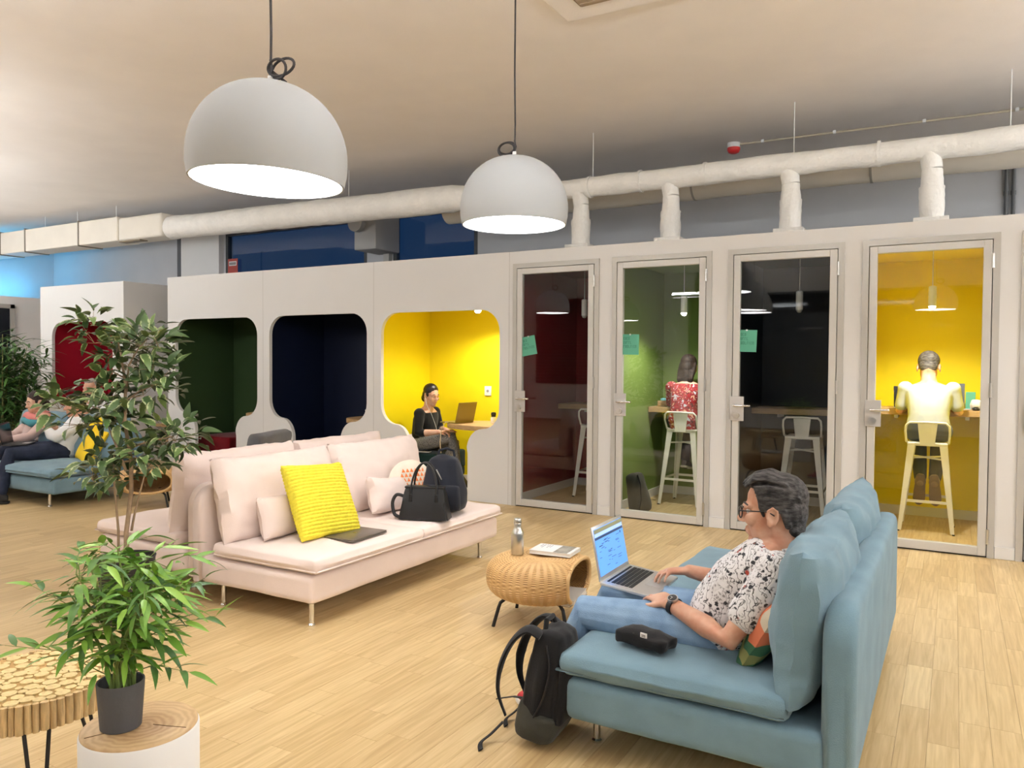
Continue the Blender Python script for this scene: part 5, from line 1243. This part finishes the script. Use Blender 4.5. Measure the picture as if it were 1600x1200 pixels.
# black pouch on the seat, printed cushion behind the man
pc = thing('cloth_pouch', 'crumpled black cloth pouch with a white tag on the blue sofa seat', 'pouch', (-.945,2.645,.40), math.radians(-14))
b = nbm(); rbox(b, (0,0,.018), (.20,.11,.040), .016, 8, (0,0,.012), .012, 14, 3); obj('pouch', b, M_bkb, pc)
b = nbm(); box(b, (-.013,-.060,.030), (.013,-.056,.046)); xf(b, b.verts, T_(.03,-.002,.012)); tg = obj('tag', b, M_white, pc, False)
b = nbm(); box(b, (.022,-.0632,.045), (.038,-.0620,.047)); box(b, (.022,-.0632,.050), (.038,-.0620,.052)); obj('tag_print', b, M_dark, tg, False)
def patch_mat():
    m = bpy.data.materials.new('patchwork_print'); m.use_nodes = True; nt = m.node_tree; N = nt.nodes; L = nt.links; b = N['Principled BSDF']
    tc = N.new('ShaderNodeTexCoord'); mp = N.new('ShaderNodeMapping'); mp.inputs['Rotation'].default_value = (0, math.radians(35), 0); L.new(tc.outputs['Object'], mp.inputs[0])
    n = N.new('ShaderNodeTexNoise'); n.inputs['Scale'].default_value = 5; L.new(mp.outputs[0], n.inputs[0])
    sx = N.new('ShaderNodeSeparateXYZ'); L.new(mp.outputs[0], sx.inputs[0]); ad = N.new('ShaderNodeMath'); ad.operation = 'MULTIPLY_ADD'; ad.inputs[1].default_value = .22; L.new(n.outputs['Fac'], ad.inputs[0]); L.new(sx.outputs['X'], ad.inputs[2])
    mr = N.new('ShaderNodeMapRange'); mr.inputs[1].default_value = -.12; mr.inputs[2].default_value = .34; L.new(ad.outputs[0], mr.inputs[0])
    cr = N.new('ShaderNodeValToRGB'); cr.color_ramp.interpolation = 'CONSTANT'; e = cr.color_ramp.elements
    e[0].color = (.045,.085,.11,1); e[1].position = .30; e[1].color = (.52,.47,.36,1)
    for p, c in ((.42,(.05,.16,.08)), (.55,(.30,.30,.10)), (.62,(.05,.16,.08)), (.72,(.60,.17,.08)), (.86,(.52,.47,.36))):
        k = e.new(p); k.color = (*c,1)
    L.new(mr.outputs[0], cr.inputs[0]); L.new(cr.outputs[0], b.inputs['Base Color']); b.inputs['Roughness'].default_value = .9
    return m
cushion('printed_cushion', 'teal, green, orange and white printed cushion wedged behind the man', patch_mat(), .36,.30,.11, (-.535,2.80,.505), -PI/2, 30, 14, 6)

# ---- woman in the yellow booth
def hair_tied(b):
    ell(b, (-.020,0,.056), (.093,.085,.084)); ell(b, (-.06,0,.0), (.056,.074,.075)); ell(b, (-.10,0,-.050), (.045,.042,.052)); ell(b, (.0,0,.02), (.048,.084,.05))
M_chk = mat('grey_patterned_trousers', (.30,.29,.27), .9, var=.75, vscale=130, spec=.1, bump=.2, bscale=200)
M_blk = fabric('black_knit', (.012,.012,.013), .2, .3)
P2 = dict(pelvis=(-5.20,7.12,.515), waist=(-5.195,7.12,.61), chest=(-5.17,7.12,.745), neck=(-5.13,7.12,.895), head=(-5.085,7.11,1.035), face=(1,-.22,-.22),
    sl=(-5.15,7.275,.84), sr=(-5.14,6.965,.835), el=(-5.10,7.31,.64), er=(-5.11,6.90,.625), wl=(-4.90,7.14,.655), wr=(-4.89,6.98,.645), hl=(-5.19,7.20,.485), hr=(-5.19,7.04,.49),
    kl=(-4.80,7.16,.50), kr=(-4.765,7.06,.585), al=(-4.93,7.06,.095), ar=(-4.72,7.10,.21), toel=(1,-.3,0), toer=(.8,-.1,-.5), w=.86, hem=.80,
    handl=((1,-.3,0), (0,0,1), 1, (25,35,25)), handr=((1,.35,.05), (-.1,-.2,1), -1, (25,35,25)))
def p2x(R, P, Hm):
    b = nbm(); e = Hm @ V((.0,-.085,-.02)); n = P['neck']
    tube(b, [e, e+V((.02,.0,-.08)), n+V((.075,-.05,-.06)), n+V((.10,-.02,-.16)), n+V((.12,.0,-.25)), P['wr']+V((-.02,.04,.03))], .0022, 5); obj('earphone_cable', b, M_white, R)
person('woman in a black top and grey trousers seated with crossed legs in the yellow booth', P2, SK2, M_blk, M_chk, mat('dark_brown_hair', (.012,.008,.007), .4, bump=.4, bscale=60), hair_tied, 1.4, .008, True, (mat('black_shoe', (.012,.012,.014), .5), M_sole), p2x, hs=.97, pinf=.008, sinf=.009)
tb = thing('phone', 'white phone lying on the dark green pouf beside the woman', 'phone', (-5.06,6.955,.418), math.radians(12))
b = nbm(); box(b, (-.07,-.035,0), (.07,.035,.008), .003, 2); obj('shell', b, M_white, tb); b = nbm(); box(b, (-.064,-.03,.008), (.064,.03,.0086)); obj('screen', b, mat('phone_glass', (.25,.27,.3), .1), tb, False)
# ---- man in the yellow phone room (seen from behind)
def hair_short(b):
    ell(b, (-.034,0,.048), (.088,.082,.083)); ell(b, (-.062,0,-.004), (.048,.070,.072)); ell(b, (.024,0,.096), (.048,.058,.028))
M_tee = fabric('pale_grey_tee', (.50,.52,.52), .08, .3)
P3 = dict(pelvis=(-.19,7.545,.865), waist=(-.19,7.56,.96), chest=(-.19,7.615,1.10), neck=(-.195,7.665,1.255), head=(-.20,7.745,1.385), face=(0,.9,-.45), headup=(0,.3,1),
    sl=(-.375,7.645,1.205), sr=(-.01,7.645,1.205), el=(-.415,7.66,1.005), er=(.035,7.66,1.005), wl=(-.33,7.88,1.065), wr=(-.06,7.90,1.065), hl=(-.28,7.56,.845), hr=(-.10,7.56,.845),
    kl=(-.285,7.93,.82), kr=(-.10,7.93,.82), al=(-.245,7.70,.40), ar=(-.135,7.70,.40), toel=(-.06,.30,-1), toer=(.06,.30,-1), down=(0,-1,-.25), w=1.0, belly=1.05,
    handl=((.4,1,0), (0,0,1), 1, (15,25,20)), handr=((-.4,1,0), (0,0,1), -1, (15,25,20)))
person('man in a pale grey T-shirt seen from behind in the yellow phone room', P3, SK, M_tee, fabric('olive_grey_trousers', (.085,.085,.075)), streak_hair('short_dark_hair', (.022,.018,.015), (.10,.085,.07)), hair_short, .75, .009, True, (mat('tan_trainers', (.30,.22,.15), .7), mat('brown_sole', (.20,.14,.09), .7)), None, sinf=.008, hs=1.08)
# ---- woman in the green phone room (seen from behind)
def hair_long(b):
    ell(b, (-.024,0,.046), (.100,.086,.088)); ell(b, (-.055,0,-.01), (.066,.078,.09)); ell(b, (.03,0,.085), (.05,.062,.036))
    for k in range(9):
        y = -.072+k*.018; limb(b, [(-.075+abs(y)*.5,y,.02),(-.092+abs(y)*.4,y*1.05,-.07),(-.080,y*1.0,-.15),(-.066,y*.8,-.225-.02*math.sin(k*2))], [.024,.022,.018,.007])
def flower_mat():
    m = bpy.data.materials.new('red_floral_blouse'); m.use_nodes = True; nt = m.node_tree; N = nt.nodes; L = nt.links; b = N['Principled BSDF']
    tc = N.new('ShaderNodeTexCoord'); n = N.new('ShaderNodeTexNoise'); n.inputs['Scale'].default_value = 17; n.inputs['Detail'].default_value = 3; n.inputs['Distortion'].default_value = 1.5; L.new(tc.outputs['Object'], n.inputs[0])
    cr = N.new('ShaderNodeValToRGB'); cr.color_ramp.interpolation = 'EASE'; e = cr.color_ramp.elements; e[0].position = .36; e[0].color = (.50,.55,.62,1); e[1].position = .40; e[1].color = (.34,.012,.02,1)
    for p, c in ((.51,(.34,.012,.02)), (.55,(.05,.008,.012)), (.60,(.34,.03,.03)), (.64,(.70,.40,.28))): k = e.new(p); k.color = (*c,1)
    L.new(n.outputs['Fac'], cr.inputs[0]); L.new(cr.outputs[0], b.inputs['Base Color']); b.inputs['Roughness'].default_value = .8; return m
P4 = dict(pelvis=(-2.360,7.65,.86), waist=(-2.360,7.66,.95), chest=(-2.355,7.695,1.075), neck=(-2.350,7.73,1.225), head=(-2.355,7.79,1.375), face=(.1,.97,-.25), headup=(0,.2,1),
    sl=(-2.515,7.72,1.165), sr=(-2.190,7.72,1.165), el=(-2.545,7.80,.99), er=(-2.150,7.80,1.0), wl=(-2.450,7.90,1.005), wr=(-2.260,7.90,1.005), hl=(-2.440,7.66,.84), hr=(-2.280,7.66,.84),
    kl=(-2.450,8.0,.80), kr=(-2.270,8.0,.80), al=(-2.430,7.95,.40), ar=(-2.290,7.95,.40), toel=(0,1,-.2), toer=(0,1,-.2), w=.88,
    handl=((.3,1,-.05), (0,0,1), 1, (15,25,20)), handr=((-.3,1,-.05), (0,0,1), -1, (15,25,20)))
person('woman in a red floral blouse seen from behind in the green phone room', P4, SK2, flower_mat(), fabric('black_trousers', (.015,.015,.017)), streak_hair('brown_long_hair', (.008,.005,.004), (.035,.02,.014)), hair_long, 1.5, .009, True, (mat('black_shoe', (.012,.012,.014), .5), M_sole), None, hs=.97, sinf=.011, shirt_lo=.04)
# things on the phone room desks and floors
def tablet(label, x, y, z, rz, w_, h_, m, lean=14, name='tablet', cat='tablet'):
    t = thing(name, label, cat, (x,y,z), math.radians(rz))
    b = nbm(); box(b, (-w_/2,-.004,0), (w_/2,.004,h_), .002, 1); xf(b, b.verts, rot('X', -lean)); obj('panel', b, m, t, False)
    b = nbm(); box(b, (-w_/2,-.05,0), (w_/2,.06,.006)); obj('foot', b, mat('foot_grey', (.5,.52,.56), .5), t, False); return t
tablet('black screen standing by the left arm of the man in the yellow phone room', -.435, 7.93, 1.02, 10, .09, .20, mat('black_screen', (.012,.012,.014), .2))
tablet('dark grey laptop lid by the right arm of the man in the yellow phone room', .03, 7.97, 1.02, 0, .10, .23, mat('dark_lid', (.10,.11,.13), .4), 10, 'laptop_lid', 'laptop')
tablet('mint green card box standing on the yellow phone room desk', .125, 7.98, 1.02, -4, .075, .155, M_note, 6, 'card_box', 'box')
ms = thing('computer_mouse', 'black computer mouse on the yellow phone room desk', 'mouse', (.165,7.80,1.02)); b = nbm(); ell(b, (0,0,.012), (.03,.05,.02), 16); obj('shell', b, M_black, ms); b = nbm(); tube(b, [(0,-.03,.033),(0,-.02,.0335)], .004, 8); obj('wheel', b, M_steel, ms)
b = nbm(); rbox(b, (0,0,.04), (.20,.14,.08), .035, 6, (0,0,.01), .02, 12, 7); o = obj('paper_bag', b, mat('white_paper', (.75,.74,.70), .8)); o.location = (.225,7.93,1.02); setp(o, 'crumpled white paper bag on the yellow phone room desk', 'bag')
gb = thing('backpack', 'grey flat backpack leaning inside the green phone room door', 'bag', (-2.545,6.96,0), math.radians(75))
b = nbm(); vs = rbox(b, (0,0,.19), (.26,.13,.38), .05, 7, (0,.02,0), .008, 7, 9)
for v in vs: v.co.x *= 1-.4*max(0, v.co.z-.1)/.28
xf(b, b.verts, rot('X', -14)); obj('pack_body', b, M_bkg, gb)
b = nbm(); tube(b, [(-.05,-.07,.35),(-.07,-.10,.26),(-.09,-.09,.12),(-.11,-.06,.03)], .018, 8, flat=.35); xf(b, b.verts, rot('X', -14)); obj('strap', b, M_bkb, gb)
gbx = thing('tissue_box', 'wooden tissue box with blue tissue on the green phone room desk', 'box', (-2.655,7.90,.96)); b = nbm(); box(b, (-.05,-.06,0), (.05,.06,.06), .004, 1); obj('carton', b, M_oak, gbx, False); b = nbm(); rbox(b, (0,0,.07), (.06,.06,.03), .012, 4, (0,0,0), .01, 20); obj('tissue', b, mat('blue_tissue', (.2,.5,.6), .9), gbx)

# ---- people on and behind the far blue sofa
M_wht = fabric('white_cotton', (.74,.74,.74), .06, .3)
def hair_crop(b): hair_short(b)
P5 = dict(pelvis=(-8.16,4.80,.475), waist=(-8.13,4.83,.56), chest=(-8.07,4.88,.68), neck=(-8.02,4.91,.81), head=(-8.07,4.85,.925), face=(-.75,-.65,-.15),
    sl=(-7.93,4.80,.745), sr=(-8.15,5.03,.745), el=(-8.06,4.62,.60), er=(-8.27,4.86,.60), wl=(-8.16,4.57,.745), wr=(-8.22,4.64,.745), hl=(-8.09,4.74,.46), hr=(-8.24,4.86,.46),
    kl=(-8.22,4.27,.455), kr=(-8.52,4.37,.455), al=(-8.03,4.08,.085), ar=(-8.50,4.10,.085), toel=(-.6,-.8,0), toer=(-.6,-.8,0), w=1.0,
    handl=((-.2,.1,1), (.7,-.7,0), 1, (40,60,40)), handr=((.1,-.1,1), (-.7,.4,0), -1, (40,60,40)))
person('person in white shirt and dark jeans, hands clasped, on the blue sofa by the ficus', P5, SK, M_wht, M_jean_d, streak_hair('black_hair', (.012,.010,.010), (.03,.026,.024)), hair_crop, 1.45, .009, True, (mat('black_boot', (.014,.013,.013), .6), mat('black_sole', (.015,.015,.015), .7)), None, sinf=.018, pinf=.014)
open_laptop('black laptop open on the knees of the person in the white shirt', (-8.43,4.36,.535), math.radians(135), 0, mat('black_laptop_shell', (.02,.02,.022), .4), mat('screen_off', (.01,.01,.012), .15), .34, .22, 100, 0)
P6 = dict(pelvis=(-8.80,4.82,.475), waist=(-8.79,4.84,.56), chest=(-8.77,4.87,.68), neck=(-8.75,4.88,.81), head=(-8.76,4.83,.935), face=(-.2,-.95,-.2),
    sl=(-8.59,4.85,.74), sr=(-8.91,4.91,.74), el=(-8.57,4.66,.58), er=(-8.97,4.72,.58), wl=(-8.68,4.50,.56), wr=(-8.88,4.52,.56), hl=(-8.72,4.82,.46), hr=(-8.88,4.82,.46),
    kl=(-8.74,4.36,.45), kr=(-8.93,4.36,.45), al=(-8.74,4.22,.085), ar=(-8.95,4.22,.085), toel=(0,-1,0), toer=(0,-1,0), w=.88,
    handl=((-.4,-1,0), (0,0,1), 1, (25,30,20)), handr=((.4,-1,0), (0,0,1), -1, (25,30,20)))
def p6x(R, P, Hm):
    n = P['neck']
    for k, (m, dz, r_) in enumerate(((mat('coral_scarf', (.60,.20,.18), .9), -.03, .05), (mat('teal_scarf', (.06,.25,.30), .9), -.075, .045))):
        b = nbm(); tube(b, [n+V((.12*math.cos(t*PI/8)*(1+k*.25), .09*math.sin(t*PI/8)*(1+k*.25)-.03, dz+.015*math.sin(t*1.3))) for t in range(17)], [r_*(.9+.2*math.sin(t*2.1)) for t in range(17)], 10, False); obj('scarf', b, m, R)
person('dark-haired woman in pale pink with a coral and teal scarf on a blue sofa', P6, SK2, fabric('blush_knit', (.62,.46,.42)), fabric('charcoal_trousers', (.03,.03,.035)), streak_hair('black_brown_hair', (.015,.009,.008), (.05,.03,.025)), hair_tied, 1.8, .010, True, (mat('black_shoe', (.012,.012,.014), .5), M_sole), p6x, hs=.97)
pouf('dusty blue pouf under the bearded man before the red nook', (-9.42,6.05,0), (.6,.55), M_blue, 'lounge poufs')
P7 = dict(pelvis=(-9.42,6.02,.50), waist=(-9.42,6.00,.60), chest=(-9.43,5.97,.745), neck=(-9.43,5.94,.90), head=(-9.44,5.88,1.045), face=(.25,-.95,-.12),
    sl=(-9.24,5.97,.84), sr=(-9.61,5.95,.84), el=(-9.19,5.86,.62), er=(-9.66,5.84,.62), wl=(-9.30,5.66,.60), wr=(-9.55,5.66,.60), hl=(-9.33,6.00,.48), hr=(-9.51,6.00,.48),
    kl=(-9.28,5.58,.48), kr=(-9.56,5.58,.48), al=(-9.28,5.50,.085), ar=(-9.56,5.50,.085), toel=(0,-1,0), toer=(0,-1,0), w=1.0,
    handl=((-.4,-1,0), (0,0,1), 1, (25,30,20)), handr=((.4,-1,0), (0,0,1), -1, (25,30,20)))
def p7x(R, P, Hm):
    b = nbm(); ell(b, (.040,0,-.082), (.056,.060,.044)); ell(b, (.070,0,-.100), (.034,.036,.030)); limb(b, [(.084,-.026,-.052),(.097,0,-.047),(.084,.026,-.052)], .007)
    for sg in (-1, 1): limb(b, [(.01,sg*.066,-.02),(.03,sg*.062,-.06)], [.010,.018])
    xf(b, b.verts, Hm); blob('beard', b, mat('dark_beard', (.02,.016,.014), .7, bump=.4, bscale=80), R, .007, 2)
    b = nbm()
    for k in range(4): box(b, (.02+k*.035,-.142,.775-.5+.5), (.045+k*.035,-.138,.80))
    xf(b, b.verts, T_(0,.0,0)); b.free()
person('bearded grey-haired man in a white T-shirt sitting before the red nook', P7, SK, M_wht, M_jean_d, streak_hair('silver_hair', (.25,.22,.19), (.45,.42,.38)), hair_crop, .7, .010, True, (mat('black_shoe', (.012,.012,.014), .5), M_sole), p7x, sinf=.018)
cushion('yellow_cushion', 'plain bright yellow cushion beside the person in the white shirt', mat('bright_yellow_cotton', (.80,.55,.02), .9), .44,.40,.14, (-7.70,4.80,.53), math.radians(-15), 30, 8, 12)
cushion('yellow_cushion', 'small crumpled yellow cushion on top of the blue backrest', mat('bright_yellow_cotton', (.80,.55,.02), .9), .24,.20,.10, (-7.66,4.86,.70), math.radians(20), 10, 35, 13)
